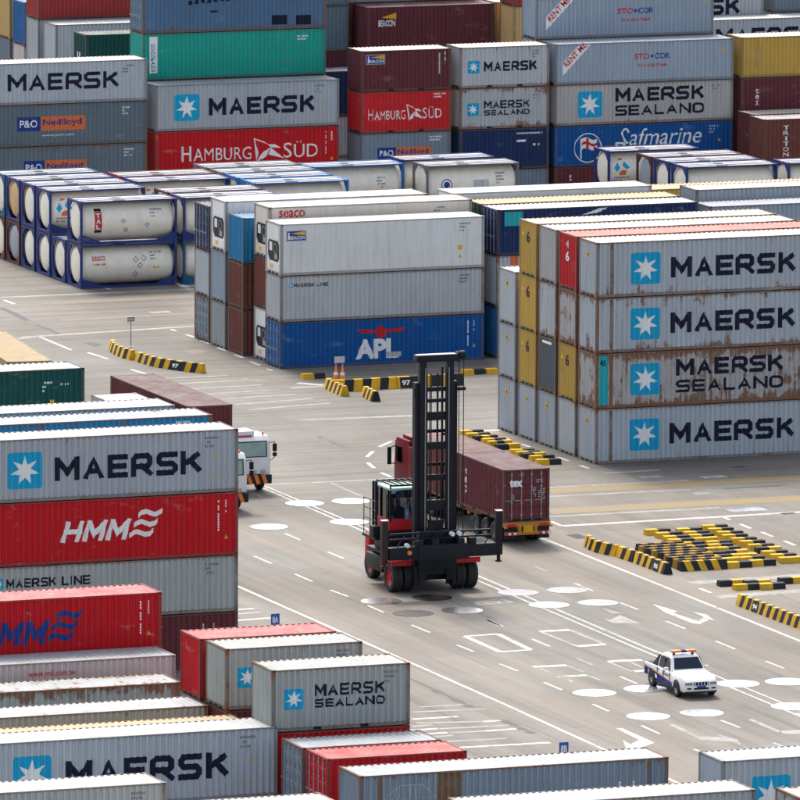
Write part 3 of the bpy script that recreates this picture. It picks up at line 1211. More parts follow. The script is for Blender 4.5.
def end_mark(t, y, z, w, h, mat, text=None, name='marking'):
    """a sticker or painted figure on the left end wall of a container"""
    b = MB()
    pol = rect(0, 0, w, h) if text is None else font_polys(text, 0, 0, w, h, 0.03)
    for pts, l in pol:
        b.poly([(0.008, y - p[0], z + p[1]) for p in pts])
    return obj(name, b.mesh(name, mat), t)


def stack(x, y, items):
    """bottom to top; each item: (feet, height, colour, label, dict)"""
    z = 0.0
    out = []
    for ft, H, c, label, kw in items:
        kw = dict(kw)
        dx = kw.pop('dx', 0.0)
        out.append(container(x + dx, y, z, ft, H, c, label, **kw))
        z += H + 0.022
    return out


BUR = ('plain container buried inside the stacks, hidden behind its neighbours', {'group': 'containers buried inside the stacks', 'wear': 0.3})


def hid(ft, H, c):
    return (ft, H, c, BUR[0], dict(BUR[1]))

# ------------------------------------------------------------------ ground
gb = MB()
gb.poly([(-2500, -600, 0), (3500, -600, 0), (3500, 5000, 0), (-2500, 5000, 0)])
ground = obj('ground', gb.mesh('ground', 'concrete'))
ground['kind'] = 'structure'


def sheet(name, polys, mat, z=0.004):
    b = MB()
    for p in polys:
        pts = [(q[0], q[1], z) for q in p]
        a = sum(pts[i][0] * pts[(i + 1) % len(pts)][1] - pts[(i + 1) % len(pts)][0] * pts[i][1] for i in range(len(pts)))
        b.poly(pts if a > 0 else pts[::-1])
    return obj(name, b.mesh(name, mat), ground)


def strip(p, q, w):
    d = (q - p)
    d.z = 0
    n = Vector((-d.y, d.x, 0)).normalized() * (w / 2)
    return [p - n, q - n, q + n, p + n]


def line(name, pts, w, mat='road_white', z=0.004):
    """painted line through photo points on the ground"""
    P = [G(*p) for p in pts]
    b = MB()
    for i, (p, q) in enumerate(zip(P, P[1:])):
        pts = [(r.x, r.y, z + 0.0007 * i) for r in strip(p, q, w)]
        b.poly(pts)
    return obj(name, b.mesh(name, mat), ground)


def zoomed(ox, oy, s, lst):
    return [[(ox + a / s, oy + b / s) for a, b in seg] for seg in lst]


# long lines along the road
line('lane_line', [(228, 582), (500, 702.2), (640, 766), (760, 820)], 0.19)
line('lane_line', [(538, 536.5), (640, 577), (800, 641), (900, 682)], 0.20)
line('lane_line', [(256, 485), (378, 537.5), (480, 581.5), (640, 649.5), (780, 708), (860, 742)], 0.13)
line('lane_line', [(265, 486), (382, 535), (482, 577.5), (640, 645), (790, 706), (868, 740)], 0.13)
line('cross_line', [(259, 485), (330, 481.8), (395, 478.6), (470, 475)], 0.34, 'road_white_worn')
line('cross_line', [(329, 482), (362, 496.5)], 0.14, 'road_white_worn')
# dashes beside the lanes
DASH = zoomed(230, 480, 5, [[(275, 268), (352, 300)], [(490, 360), (568, 392)], [(693, 448), (735, 467)], [(120, 380), (207, 417)], [(325, 470), (410, 507)], [(502, 550), (590, 583)], [(690, 628), (768, 662)]])
DASH += zoomed(340, 580, 5, [[(358, 225), (450, 263)], [(585, 325), (668, 358)], [(735, 200), (800, 230)]])
DASH += zoomed(480, 540, 5, [[(35, 400), (115, 433)], [(100, 620), (190, 655)], [(260, 495), (348, 532)], [(475, 217), (565, 255)], [(700, 313), (788, 347)], [(480, 590), (562, 625)], [(320, 712), (410, 750)], [(700, 683), (785, 718)]])
DASH += zoomed(560, 600, 5, [[(163, 520), (243, 556)], [(408, 628), (500, 670)]])
DASH += zoomed(640, 580, 5, [[(128, 205), (225, 243)], [(378, 305), (475, 345)], [(628, 405), (722, 443)]])
DASH += zoomed(660, 680, 5.714, [[(348, 230), (457, 272)], [(195, 395), (300, 440)], [(648, 358), (760, 405)], [(780, 190), (840, 214)]])
FADED = zoomed(480, 540, 5, [[(270, 130), (335, 157)], [(480, 590), (562, 625)]]) + [[(251, 492), (262, 497)], [(420, 566), (433, 572)]]
for seg in DASH:
    line('dash_marking', seg, 0.15, 'road_white')
for seg in FADED:
    line('dash_marking', seg, 0.16, 'road_white_worn', 0.006)
# parking boxes
for pts, w, mt in (([(464.8, 636.3), (497.9, 634), (530.6, 649.8), (500.2, 652), (464.8, 636.3)], 0.3, 'road_white'),
                   ([(540, 631.6), (570, 630), (605, 644.4), (577, 646.4), (540, 631.6)], 0.22, 'road_white_worn'),
                   ([(476, 602.5), (500, 598.6), (512, 602.6), (480, 604.8), (476, 602.5)], 0.25, 'road_white_worn'),
                   ([(482, 603), (497, 601), (501, 602.6), (488, 603.6), (482, 603)], 0.2, 'road_white_worn')):
    line('bay_box', pts, w, mt)
for a, b, w, mt in (((533, 667), (567, 665.4), 0.5, 'road_white'), ((557, 677), (587, 675.4), 0.5, 'road_white'), ((540, 631.6), (570, 630), 0.5, 'road_white'), ((577, 646.4), (605, 644.4), 0.5, 'road_white'),
                    ((608, 661.6), (642, 660), 0.5, 'road_white'), ((634, 671.5), (648, 670.6), 0.5, 'road_white')):
    line('bay_bar', [a, b], w, mt, 0.007)
for seg in ([(567, 665.4), (584, 672)], [(540, 668), (552, 674)], [(587, 675.4), (601, 680.6)], [(566, 678), (573, 682.4)], [(608, 661.6), (632, 671.5)], [(628, 661), (642, 667.5)]):
    line('bay_line', seg, 0.16, 'road_white_worn')


def shape(name, pts, ox, oy, s, mat='road_white', z=0.005):
    sheet(name, [[G(ox + a / s, oy + b / s) for a, b in pts]], mat, z)


def shapes(name, lst, ox, oy, s, mat='road_white', z=0.005):
    sheet(name, [[G(ox + a / s, oy + b / s) for a, b in pts] for pts in lst], mat, z)


shapes('arrow_marking', [[(62, 120), (188, 157), (165, 165), (128, 163)], [(128, 163), (165, 165), (290, 205), (262, 217)], [(262, 217), (290, 205), (320, 185), (262, 160), (330, 172), (378, 206), (350, 196), (300, 221)]], 640, 580, 5)
shapes('arrow_marking', [[(280, 641), (312, 642), (425, 692), (395, 700)], [(395, 700), (425, 692), (472, 715), (405, 738), (330, 742), (315, 702), (352, 722)]], 560, 600, 5)
shapes('arrow_marking', [[(50, 257), (82, 254), (220, 320), (213, 333)], [(220, 322), (350, 326), (328, 309), (440, 340), (470, 376), (420, 356), (220, 342)]], 660, 680, 5.714, 'road_white_worn')
shapes('arrow_marking', [[(500, 226), (530, 224), (690, 292), (672, 300)], [(690, 290), (840, 285), (870, 312), (700, 308)]], 660, 680, 5.714, 'road_white_worn')
shapes('arrow_marking', [[(608, 337), (655, 350), (720, 370), (655, 366)], [(608, 387), (650, 400), (760, 401), (805, 417), (660, 416)], [(650, 400), (700, 375), (760, 401)]], 480, 540, 5, 'road_white_worn')
# bars at the stack edge
BARS = zoomed(420, 640, 5, [[(-40, 397), (190, 382)], [(-40, 433), (60, 423)], [(-40, 453), (90, 443)], [(-30, 475), (140, 463)], [(-30, 492), (165, 477)], [(315, 408), (410, 402)], [(330, 455), (500, 443)], [(120, 508), (435, 492)], [(150, 541), (650, 513)]])
BARS += [[(232, 610), (254, 608.6)], [(232, 614.5), (262, 612)], [(236, 620.5), (270, 618)]]
for seg in BARS:
    line('slot_bar', seg, 0.36, 'road_white_worn' if BARS.index(seg) % 3 == 1 else 'road_white', 0.0045)
for seg in zoomed(420, 640, 5, [[(-20, 415), (310, 408)], [(90, 445), (470, 425)], [(140, 465), (330, 455)], [(-30, 360), (330, 345)], [(0, 335), (250, 322)]]):
    line('slot_line', seg, 0.3, 'road_white_worn', 0.0045)
# joint with dark fill
for a, b in (((404, 676), (437, 690.5)), ((437, 690.5), (471, 706.5)), ((500, 719), (533, 733))):
    line('joint_seal', [a, b], 0.12, 'road_dark', 0.0055)
for seg in ([(434, 690), (440, 693)], [(453, 699), (460, 702)], [(465, 704.5), (471, 707)], [(504, 720.5), (515, 725.5)], [(519, 728), (523, 729.6)], [(528, 731.5), (533, 733.3)]):
    line('joint_seal', seg, 0.4, 'road_dark', 0.0065)
for pts, w in (([(0, 308), (12, 312.5), (27, 320.5)], 0.42), ([(36, 325), (46, 328.5), (59, 334)], 0.30), ([(329, 441), (345, 448)], 0.22), ([(318, 436.5), (322, 438.5)], 0.2)):
    line('joint_seal', pts, w, 'road_dark')
# crane runways: worn yellow, white edge lines and tyre streaks along the aisles
for a, b, w, mt in (((548, 491.2), (840, 475.5), 1.55, 'road_yellow_worn'), ((548, 511.6), (840, 496.2), 1.75, 'road_yellow_worn'), ((548, 487.6), (690, 480.6), 0.35, 'road_white_worn'),
                    ((548, 496.6), (690, 489.6), 0.4, 'road_white_worn'), ((548, 516.8), (720, 507.6), 0.45, 'road_white_worn'), ((562, 526), (830, 510.4), 0.45, 'road_white'),
                    ((600, 473.5), (660, 470), 0.4, 'road_white_worn'), ((724, 488.6), (782, 485.6), 0.35, 'road_dark'), ((733, 467.4), (745, 466.6), 0.5, 'road_dark'), ((782, 514), (795, 513.2), 0.45, 'road_dark'),
                    ((640, 477.5), (662, 476.4), 0.8, 'road_blue'), ((702, 477.5), (726, 476.2), 0.8, 'road_blue'), ((728, 510.5), (764, 508.6), 1.1, 'road_blue'), ((694, 493.8), (710, 493.0), 0.6, 'road_blue'),
                    ((40, 303.5), (196, 296.4), 1.3, 'road_brown'), ((0, 297.5), (196, 289), 0.5, 'road_white_worn'), ((20, 337.5), (196, 326), 0.5, 'road_white_worn'), ((60, 320.5), (196, 313), 0.6, 'road_brown'),
                    ((0, 340.5), (40, 337), 0.4, 'road_white_worn'), ((150, 312.6), (170, 311.6), 0.8, 'road_white_worn'), ((180, 286.4), (196, 285.6), 0.8, 'road_blue'),
                    ((290, 388.2), (330, 385.8), 0.45, 'road_white_worn'), ((242, 379), (266, 380.6), 0.4, 'road_white_worn'), ((298, 383), (326, 385.4), 0.5, 'road_white'), ((364, 389.6), (400, 390), 0.35, 'road_white_worn'),
                    ((480, 431), (500, 430), 0.5, 'road_white'), ((430, 436), (500, 432.4), 1.1, 'road_yellow_worn')):
    line('aisle_line', [a, b], w, mt)
for i in range(7):     # worn hatching of the crossing
    line('hatch_line', [(165 + 14 * i, 378.5 + 5.2 * i), (228 + 17 * i, 375.5 + 4.6 * i)], 0.30, 'road_white_worn')
line('hatch_line', [(300, 420), (430, 415)], 0.5, 'road_white_worn')
# slot ticks by the stack ends
for a, b in (((200.6, 340.6), (209.4, 343.8)), ((217.5, 347.5), (226, 351)), ((234.4, 354.5), (243, 358)), ((250, 361.5), (260, 365.5)), ((267.5, 369), (272.5, 370.6)),
             ((501, 437), (510, 440)), ((521, 444), (530, 447)), ((558, 457.3), (569, 461)), ((580, 465.5), (589, 468.6)), ((186, 334.5), (197, 338)), ((171, 329.5), (176, 331)),
             ((551, 521.4), (562, 526)), ((724, 517.5), (730, 520)), ((740, 524), (750.5, 528.5)), ((761.5, 532), (773, 537)), ((784.5, 541), (795, 545.5)), ((40, 337), (71, 350)), ((88, 352.6), (108, 359)), ((131, 369.4), (156, 377.2)),
             ((379.5, 446.8), (391.6, 441.2)), ((366.9, 457), (373, 451.3)), ((367.5, 462.6), (374.3, 468.2)), ((381, 472.7), (391, 477)), ((700, 588.5), (711, 593)), ((4, 300), (14, 304)), ((100, 286), (110, 289.5))):
    line('slot_tick', [a, b], 0.22, 'road_white', 0.0062)
for pts in ([(690, 583), (800, 575.6), (840, 573)], [(716, 597), (800, 591), (840, 588)]):
    line('aisle_line', pts, 0.9, 'road_white_worn')
# drain covers
for q in ([(84, 343.2), (91, 341.8), (102, 345), (95, 347)], [(566, 535), (578, 533.6), (588, 538), (577, 539)]):
    sheet('drain_cover', [[G(*p) for p in q]], 'dark_steel', 0.006)
for q in ([(183, 351.5), (196, 349), (208, 352), (192, 353.8)], [(700, 590), (740, 586), (770, 592), (720, 596)], [(388, 455), (400, 447), (420, 452), (410, 470), (395, 470)]):
    sheet('dirt_patch', [[G(*p) for p in q]], 'road_brown', 0.0035)
# polished steel turning plates let into the yard
pb = MB()
pb.v = [(0.985 * math.cos(2 * math.pi * i / 48), 0.985 * math.sin(2 * math.pi * i / 48), 0.0) for i in range(48)]
pb.f = [tuple(range(48))]
pb.m = [0]
plate_me = pb.mesh('steel_plate', 'plate')
PLATES = [(351, 501.2), (268.2, 526.8), (304.7, 503.4), (349.3, 522), (381.5, 601.2), (432, 597.6), (413, 613.4), (462, 610.4), (518.2, 592.6), (567.2, 590.2), (549, 605), (598, 602.8), (594.3, 693), (645.5, 689), (648.3, 716.4), (701.4, 713), (738, 683.8), (786.5, 681.8), (793, 706.6)]
for u, v in PLATES:
    p = G(u, v)
    obj('steel_plate', plate_me, ground, (p.x, p.y, 0.012))

# ------------------------------------------------------------------ container stacks
YA, PR = 508.75, 2.84
SMALLID = lambda L, H, m='p_grey', s=1: marks(L - 1.5, H - 0.42, m, 3, 0.6, s)
WHV = lambda L, H, s=1: vmarks(L - 1.0, H - 0.35, 1.5, 'p_white', s) + vmarks(L - 0.62, H - 0.35, 0.7, 'p_white', s + 1) + warn(L - 0.68, 0.75, 0.2)

# block A, first bay
stack(186.7, YA, [
    (40, STD, 'apl', 'bright blue container with red bird emblem and big white letters, standing behind striped barriers', dict(end='door', wear=0.12, decals=eagle(6.05, 1.86, 2.95) + [lt('p_white', font_polys('APL', 4.5, 0.33, 2.55, 1.12, 0.05)), ('marking', 'p_pale', rect(6.35, 0.40, 7.25, 0.68, 2))] + WHV(12.19, STD, 4))),
    (40, STD, 'palegrey', 'pale grey container with tiny dark lettering, between bright blue one and white refrigerated one', dict(wear=0.34, decals=maersk_line(0.5, 1.95, 2.2, 0.2) + SMALLID(12.19, STD, s=6) + warn(11.4, 1.35, 0.16))),
    (40, HC, 'white', 'white refrigerated container with blue logo plate, topmost above the bright blue container', dict(kind='reefer', end='reefer', wear=0.16, decals=beacon(0.35, 1.92, 1.2, 0.6) + SMALLID(12.19, HC, s=7) + sticker(10.6, 1.05, 0.26) + warn(10.6, 0.6, 0.24))),
])
stack(187.05, YA + PR, [
    (40, HC, 'white', 'white refrigerated container at ground level beside the blue container with doors', dict(kind='reefer', end='reefer', wear=0.2)),
    (40, HC, 'oxide', 'reddish brown container between two white refrigerated containers', dict(wear=0.2)),
    (40, HC, 'cream', 'cream refrigerated container with red lettering, on the reddish brown container', dict(kind='reefer', end='reefer', wear=0.22, decals=[lt('p_red', font_polys('seaco', 0.60, 2.28, 1.55, 0.42, 0.02))] + SMALLID(11.4, HC, s=2))),
])
t3 = stack(186.55, YA + 2 * PR, [
    (20, STD, 'oxide', 'short reddish brown container on the ground under another reddish brown one', dict(wear=0.15)),
    (20, STD, 'oxide', 'short reddish brown container directly under the light blue short container', dict(wear=0.15)),
    (20, STD, 'midblue', 'short light blue container on two reddish brown ones', dict(wear=0.08)),
])
stack(186.5, YA + 3 * PR, [
    (40, STD, 'greengrey', 'greenish grey container on the ground under a blue-grey end wall and a white cooling unit', dict(wear=0.3)),
    (40, HC, 'lightblue', 'blue-grey container under the white refrigerated container with red mark', dict(wear=0.2)),
    (40, HC, 'white', 'white refrigerated container with small red mark, behind the light blue short container', dict(kind='reefer', end='reefer', wear=0.18, decals=[lt('p_red', font_polys('T', 2.6, 2.15, 0.45, 0.35, 0.03))])),
])
stack(186.55, YA + 4 * PR, [
    (40, STD, 'bluegrey', 'worn blue-grey container with battered doors on the ground at the stack corner', dict(end='door', wear=0.55)),
    (40, STD, 'palegrey', 'pale grey container under the navy container with door rods', dict(wear=0.3)),
    (40, STD, 'navy', 'navy container with door rods, topmost at the stack corner beside the tanks', dict(end='door', wear=0.15)),
])
# block A, second bay
stack(199.65, YA, [
    (40, HC, 'blue', 'blue container on the ground in the narrow gap beside the bird-emblem container', dict(wear=0.2)),
    (40, HC, 'grey', 'grey container under the navy container with teal patch', dict(wear=0.35, decals=sticker(0.8, 2.35, 0.5, 'p_orange'))),
    (40, STD, 'navy', 'navy container with white roof and teal corner patch', dict(end='door', wear=0.12, roofcol='white', decals=[('marking', 'p_teal', rect(0.45, 1.65, 1.55, 2.45)), ('emblem', 'p_white', [([(5.1, 2.1), (6.2, 2.45), (6.75, 2.48), (6.1, 2.2)], 0)])])),
])
stack(199.75, YA + PR, [hid(40, HC, 'grey'), hid(40, HC, 'maroon'), (40, STD, 'darkgreen', 'dark green container with pale yellow roof behind the navy one', dict(end='door', wear=0.12, roofcol='tan'))])
stack(199.15, YA + 2 * PR, [hid(40, HC, 'grey'), hid(40, HC, 'bluegrey'), (40, HC, 'white', 'long white refrigerated container behind the pale yellow roof', dict(kind='reefer', end='reefer', wear=0.12, decals=SMALLID(9.5, HC, s=12)))])
stack(199.4, YA + 3 * PR, [hid(40, HC, 'grey'), hid(40, STD, 'maroon')])
# block A, third bay
stack(212.55, YA, [hid(40, STD, 'grey'), hid(40, STD, 'grey'), (40, HC, 'lightblue', 'light blue-grey container with pale roof beside the navy container end', dict(wear=0.3, decals=SMALLID(12.19, HC, s=13)))])
stack(212.9, YA + PR, [hid(40, HC, 'grey'), hid(40, HC, 'grey'), (40, HC, 'grey', 'grey container with white roof in front of the ochre container', dict(wear=0.32, roofcol='palegrey'))])
stack(212.3, YA + 3 * PR, [hid(40, HC, 'grey'), hid(40, STD, 'maroon'), (40, STD, 'ochre', 'ochre container with sandy roof in front of blue framed tanks', dict(wear=0.12, roofcol='tan'))])
stack(212.4, YA + 2 * PR, [hid(40, HC, 'grey'), hid(40, STD, 'grey')])

# block B: five rows of tall containers
YB = 469.5
XB = 189.82
M45 = maersk(13.716, HC, 0.80)
b0 = stack(XB, YB, [
    (45, HC, 'grey', 'lowest grey container with star emblem, standing on the ground under the rust-streaked one', dict(wear=0.36, decals=M45)),
    (45, HC, 'warmgrey', 'heavily rust-streaked grey container with star emblem and two lines of lettering', dict(wear=0.66, decals=sealand(13.716, HC, 0.60) + [('marking', 'p_teal', rect(0.19, 0.2, 0.70, 2.75)), lt('p_navy', [(p, 4) for p, l in font_polys('45', 0.24, 2.25, 0.34, 0.3, 0.04)])])),
    (45, HC, 'grey', 'lightly rusted grey container with star emblem, directly on the rust-streaked one', dict(wear=0.50, decals=M45)),
    (45, HC, 'grey', 'topmost grey container with star emblem beside the red one with white figures', dict(wear=0.40, roofcol='white', decals=M45)),
])
b1 = stack(XB, YB + PR, [
    (45, HC, 'palegrey', 'pale grey container with small dark sticker on the ground under the ochre one with figure', dict(wear=0.3)),
    (45, HC, 'ochre', 'ochre container with figure 6, second row from the star-emblem wall, above pale grey one', dict(wear=0.15)),
    (45, HC, 'warmgrey', 'rusty grey container end under the red one with white figures', dict(wear=0.62)),
    (45, HC, 'brightred', 'red container with white figures on its end wall and pink roof', dict(wear=0.2, roofcol='orange')),
])
b2 = stack(XB, YB + 2 * PR, [
    (45, HC, 'grey', 'grey container with yellow edges on the ground under the dark grey one', dict(wear=0.25)),
    (45, HC, 'darkgrey', 'dark grey worn container end with white strip on top edge', dict(wear=0.4)),
    (45, HC, 'palegrey', 'pale grey rust-speckled container above the dark grey one', dict(wear=0.52)),
    (45, HC, 'warmgrey', 'warm grey container, topmost between the ochre and the red one', dict(wear=0.3, roofcol='white')),
])
b3 = stack(XB, YB + 3 * PR, [
    (45, HC, 'grey', 'grey container with yellow sticker on the ground under three ochre ones', dict(wear=0.25)),
    (45, HC, 'ochre', 'lowest of three ochre containers in one stack, each with figure 6', dict(wear=0.12)),
    (45, HC, 'ochre', 'middle of three ochre containers in one stack, each with figure 6', dict(wear=0.12)),
    (45, HC, 'ochre', 'topmost of three ochre containers in one stack, with pale roof', dict(wear=0.12, roofcol='cream')),
])
b4 = stack(XB - 0.05, YB + 4 * PR, [
    (45, HC, 'grey', 'grey container on the ground at the far corner of the three-high row', dict(wear=0.22)),
    (45, HC, 'grey', 'grey container in the middle of the three-high row at the corner', dict(wear=0.25)),
    (45, HC, 'palegrey', 'pale grey white-roofed container topping the three-high row beside ochre ones', dict(wear=0.2, roofcol='white')),
])
for st, i, tx, mt in ((b3, 1, '6', 'p_black'), (b3, 2, '6', 'p_black'), (b3, 3, '6', 'p_black'), (b1, 1, '6', 'p_black')):
    end_mark(st[i], 1.45, 1.75, 0.50, 0.62, mt, tx, 'lettering')
    end_mark(st[i], 2.05, 2.05, 0.2, 0.2, 'p_yellow')
end_mark(b1[3], 1.5, 2.15, 0.42, 0.40, 'p_pale', '4', 'lettering')
end_mark(b1[3], 1.5, 1.45, 0.46, 0.52, 'p_white', '6', 'lettering')
end_mark(b2[1], 1.9, 2.55, 1.3, 0.14, 'p_white')
for st in (b0[0], b0[3], b2[0], b3[0], b4[0], b4[1], b4[2]):
    end_mark(st, 1.38, 2.0, 0.30, 0.34, 'p_yellow')
    o = end_mark(st, 1.33, 2.04, 0.20, 0.24, 'p_black', '4', 'lettering')
    o.location.x = -0.004
stack(XB + 13.716 + 0.75, YB + PR, [hid(40, HC, 'grey'), hid(40, HC, 'grey'), hid(40, HC, 'grey'), (40, HC, 'grey', 'grey container just beyond the far end of the red one', dict(wear=0.3))])

# back row (front walls at y = 572.4)
YS = 572.4
stack(189.0, YS, [
    hid(40, STD, 'grey'),
    (40, STD, 'nedlloyd', 'faded blue-grey container with rusty scars, partly behind the tanks', dict(wear=0.48, decals=pando(4.1, 0.85, 4.1, 0.85) + SMALLID(12.19, STD, 'p_white', 21))),
    (40, STD, 'nedlloyd', 'dark blue-grey container with blue and orange name plate and web address', dict(wear=0.2, decals=pando(3.7, 0.95, 4.45, 0.88) + [lt('p_white', font_polys('www.ponl.com', 5.3, 0.55, 2.1, 0.2))] + SMALLID(12.0, STD, 'p_white', 22))),
    (40, STD, 'grey', 'grey container with big dark letters, topmost over the blue and orange name plate', dict(wear=0.22, roofcol='white', decals=[lt('p_navy', stext('MAERSK', 3.08, 0.86, 7.3, 1.05, 0.225))] + SMALLID(12.1, STD, s=23) + warn(10.95, 1.35, 0.18) + warn(10.95, 0.62, 0.16))),
])
stack(201.75, YS, [
    hid(40, HC, 'red'),
    (40, HC, 'red', 'long red container with white wing emblem and serif lettering, behind the tank roofs', dict(wear=0.10, decals=hamburg(1.75, 0.98, 9.1, 1.32) + WHV(12.3, HC, 25))),
    (40, HC, 'grey', 'grey container with star emblem, on the long red one with wing emblem', dict(wear=0.22, decals=maersk(12.19, HC, 0.1))),
])
stack(201.9, YS + PR, [
    hid(40, HC, 'grey'), hid(40, HC, 'grey'), hid(40, HC, 'maroon'),
    (40, HC, 'green', 'sea green container with vertical white name strip', dict(wear=0.14, decals=[('marking', 'p_white', rect(0.45, 0.42, 0.98, 2.72))] + [lt('p_blue', [(p, 4) for n, mm, ps in vertical_text('DONGFANG', 0.58, 2.28, 0.26, 1.78, 'p_blue') for p, l in ps])] + marks(8.9, 0.75, 'p_grey', 1, 1.2, 31) + marks(10.3, 2.4, 'p_white', 2, 0.8, 32))),
    (40, HC, 'oldblue', 'weathered blue container with faded dark lettering, on the sea green one', dict(end='door', wear=0.42, decals=[('marking', 'p_navy', [([(3.0 + 0.42 * i, 1.7 + 0.03 * i + 0.05 * (i % 3)), (3.3 + 0.42 * i, 1.72 + 0.03 * i), (3.28 + 0.42 * i, 2.0 + 0.03 * i + 0.06 * (i % 2)), (3.05 + 0.42 * i, 1.98 + 0.03 * i)], 0) for i in range(11)] + rect(4.5, 1.2, 5.0, 1.32)), ('marking', 'p_navy', rect(8.6, 0.3, 9.6, 0.9) + rect(10.2, 0.25, 11.2, 0.85))])),
])
# short containers of the back row
stack(215.4, YS, [
    hid(20, STD, 'grey'),
    (20, STD, 'bluegrey', 'short blue-grey container with blue and orange name plate under the short red one', dict(wear=0.25, decals=pando(1.15, 0.95, 3.6, 0.72) + marks(4.6, 2.2, 'p_white', 2, 0.9, 41))),
    (20, STD, 'brightred', 'short red container with white wing emblem between maroon and blue-grey ones', dict(wear=0.2, decals=hamburg(0.5, 0.82, 4.95, 0.95) + marks(4.9, 2.3, 'p_white', 2, 0.8, 42))),
    (20, STD, 'maroon', 'short maroon container with small blue logo plate, topmost over the short red one', dict(wear=0.16, roofcol='cream', decals=beacon(0.35, 1.72, 1.28, 0.62) + vmarks(5.25, 2.3, 1.5, 'p_white', 43) + vmarks(5.6, 2.4, 0.7, 'p_white', 44))),
])
stack(222.05, YS, [
    hid(20, STD, 'bluegrey'),
    (20, STD, 'navy', 'short navy container under the scarred grey one with star emblem', dict(wear=0.22, decals=marks(3.9, 2.2, 'p_white', 1, 1.7, 45) + [('marking', 'p_white', rect(3.9, 1.7, 4.5, 1.84))] + sticker(5.0, 1.45, 0.14, 'p_white') + sticker(5.3, 1.45, 0.14))),
    (20, STD, 'palegrey', 'short scarred grey container with star emblem and two lines of lettering, on the navy one', dict(wear=0.50, decals=emblem(0.5, 0.85, 0.80) + [lt('p_navy', stext('MAERSK', 1.66, 1.28, 3.1, 0.50, 0.10)), lt('p_navy', stext('SEALAND', 1.66, 0.84, 3.1, 0.34, 0.08))] + marks(5.0, 2.2, 'p_grey', 3, 0.5, 46))),
    (20, STD, 'palegrey', 'short grey container with star emblem and one line of letters, topmost of its stack', dict(wear=0.34, roofcol='white', decals=MAERSK20)),
])
stack(228.5, YS, [
    (40, STD, 'maroon', 'maroon container at the bottom beneath the blue one with round flag badge', dict(wear=0.18, decals=[lt('p_white', font_polys('t', 1.0, 1.7, 0.2, 0.45, 0.03))])),
    (40, STD, 'apl', 'blue container with round flag badge and white handwriting-style name', dict(wear=0.12, decals=flag_round(2.28, 1.15, 0.95) + [lt('p_white', script_word(4.15, 1.12, 6.0, 1.15))] + marks(10.6, 2.2, 'p_pale', 3, 0.7, 51) + sticker(11.2, 1.25, 0.18))),
    (40, STD, 'warmgrey', 'grey container with star emblem, on the blue one with round flag badge', dict(wear=0.36, decals=sealand(12.19, STD, 0.18))),
    (40, STD, 'lightblue', 'blue-grey container with diagonal rental strip, under another just like it', dict(wear=0.14, decals=stocor(5.4, 0.9, 2.45, 1.0) + rentme(0.52, 0.6, 1.92, 1.9) + vmarks(11.1, 2.2, 0.8, 'p_pale', 52) + sticker(11.4, 1.8, 0.16))),
])
stack(228.3, YS + PR, [
    hid(40, STD, 'grey'), hid(40, STD, 'maroon'), hid(40, STD, 'grey'), hid(40, STD, 'grey'),
    (40, STD, 'lightblue', 'blue-grey container with diagonal rental strip, topmost and one row further back', dict(wear=0.14, decals=stocor(5.6, 0.9, 2.45, 1.0) + rentme(0.7, 0.6, 1.92, 1.9) + sticker(11.5, 2.0, 0.16))),
])
stack(240.5, 566.9, [
    hid(40, HC, 'grey'),
    (40, HC, 'oxide', 'reddish brown container with vertical white name beside the round flag badge', dict(wear=0.14, roofcol='pinkwhite', decals=vertical_text('TRITON', 1.35, 2.50, 0.42, 2.05, 'p_white'))),
])
stack(240.9, 569.7, [hid(40, HC, 'grey'), (40, HC, 'maroon', 'maroon container with pale roof just behind the vertical white name', dict(wear=0.14, roofcol='cream'))])
stack(241.3, YS + 0.15, [
    hid(40, STD, 'grey'), hid(40, STD, 'maroon'),
    (40, STD, 'maroon', 'dark maroon container with three vertical white letters under the mustard one', dict(wear=0.12, decals=vertical_text('tex', 1.0, 1.95, 0.26, 1.15, 'p_white'))),
    (40, STD, 'ochre', 'mustard container with fine dark vertical print, on the dark maroon one', dict(wear=0.10, roofcol='cream', decals=vmarks(1.05, 2.1, 1.6, 'p_grey', 61) + vmarks(1.35, 2.0, 1.4, 'p_grey', 62))),
])
stack(247.0, 598.4, [hid(40, HC, 'grey'), hid(40, HC, 'grey'),
      (40, HC, 'grey', 'grey container with dark letters showing only its upper half behind the mustard one', dict(wear=0.2, roofcol='white', decals=[lt('p_navy', stext('MAERSK', 3.4, 1.2, 7.1, 1.08, 0.255))]))])
stack(242.8, 601.3, [hid(40, STD, 'grey'), hid(40, STD, 'grey'), hid(40, STD, 'grey'),
      (40, HC, 'palegrey', 'pale grey container whose last dark letter shows beside the rental-strip container', dict(wear=0.2, decals=maersk(12.19, HC, 0.0)))])
stack(255.8, 601.6, [hid(40, HC, 'grey'), hid(40, HC, 'grey'), hid(40, HC, 'grey'), (40, HC, 'bluegrey', 'blue-grey container with visible left end wall at the far corner of the yard', dict(wear=0.2))])

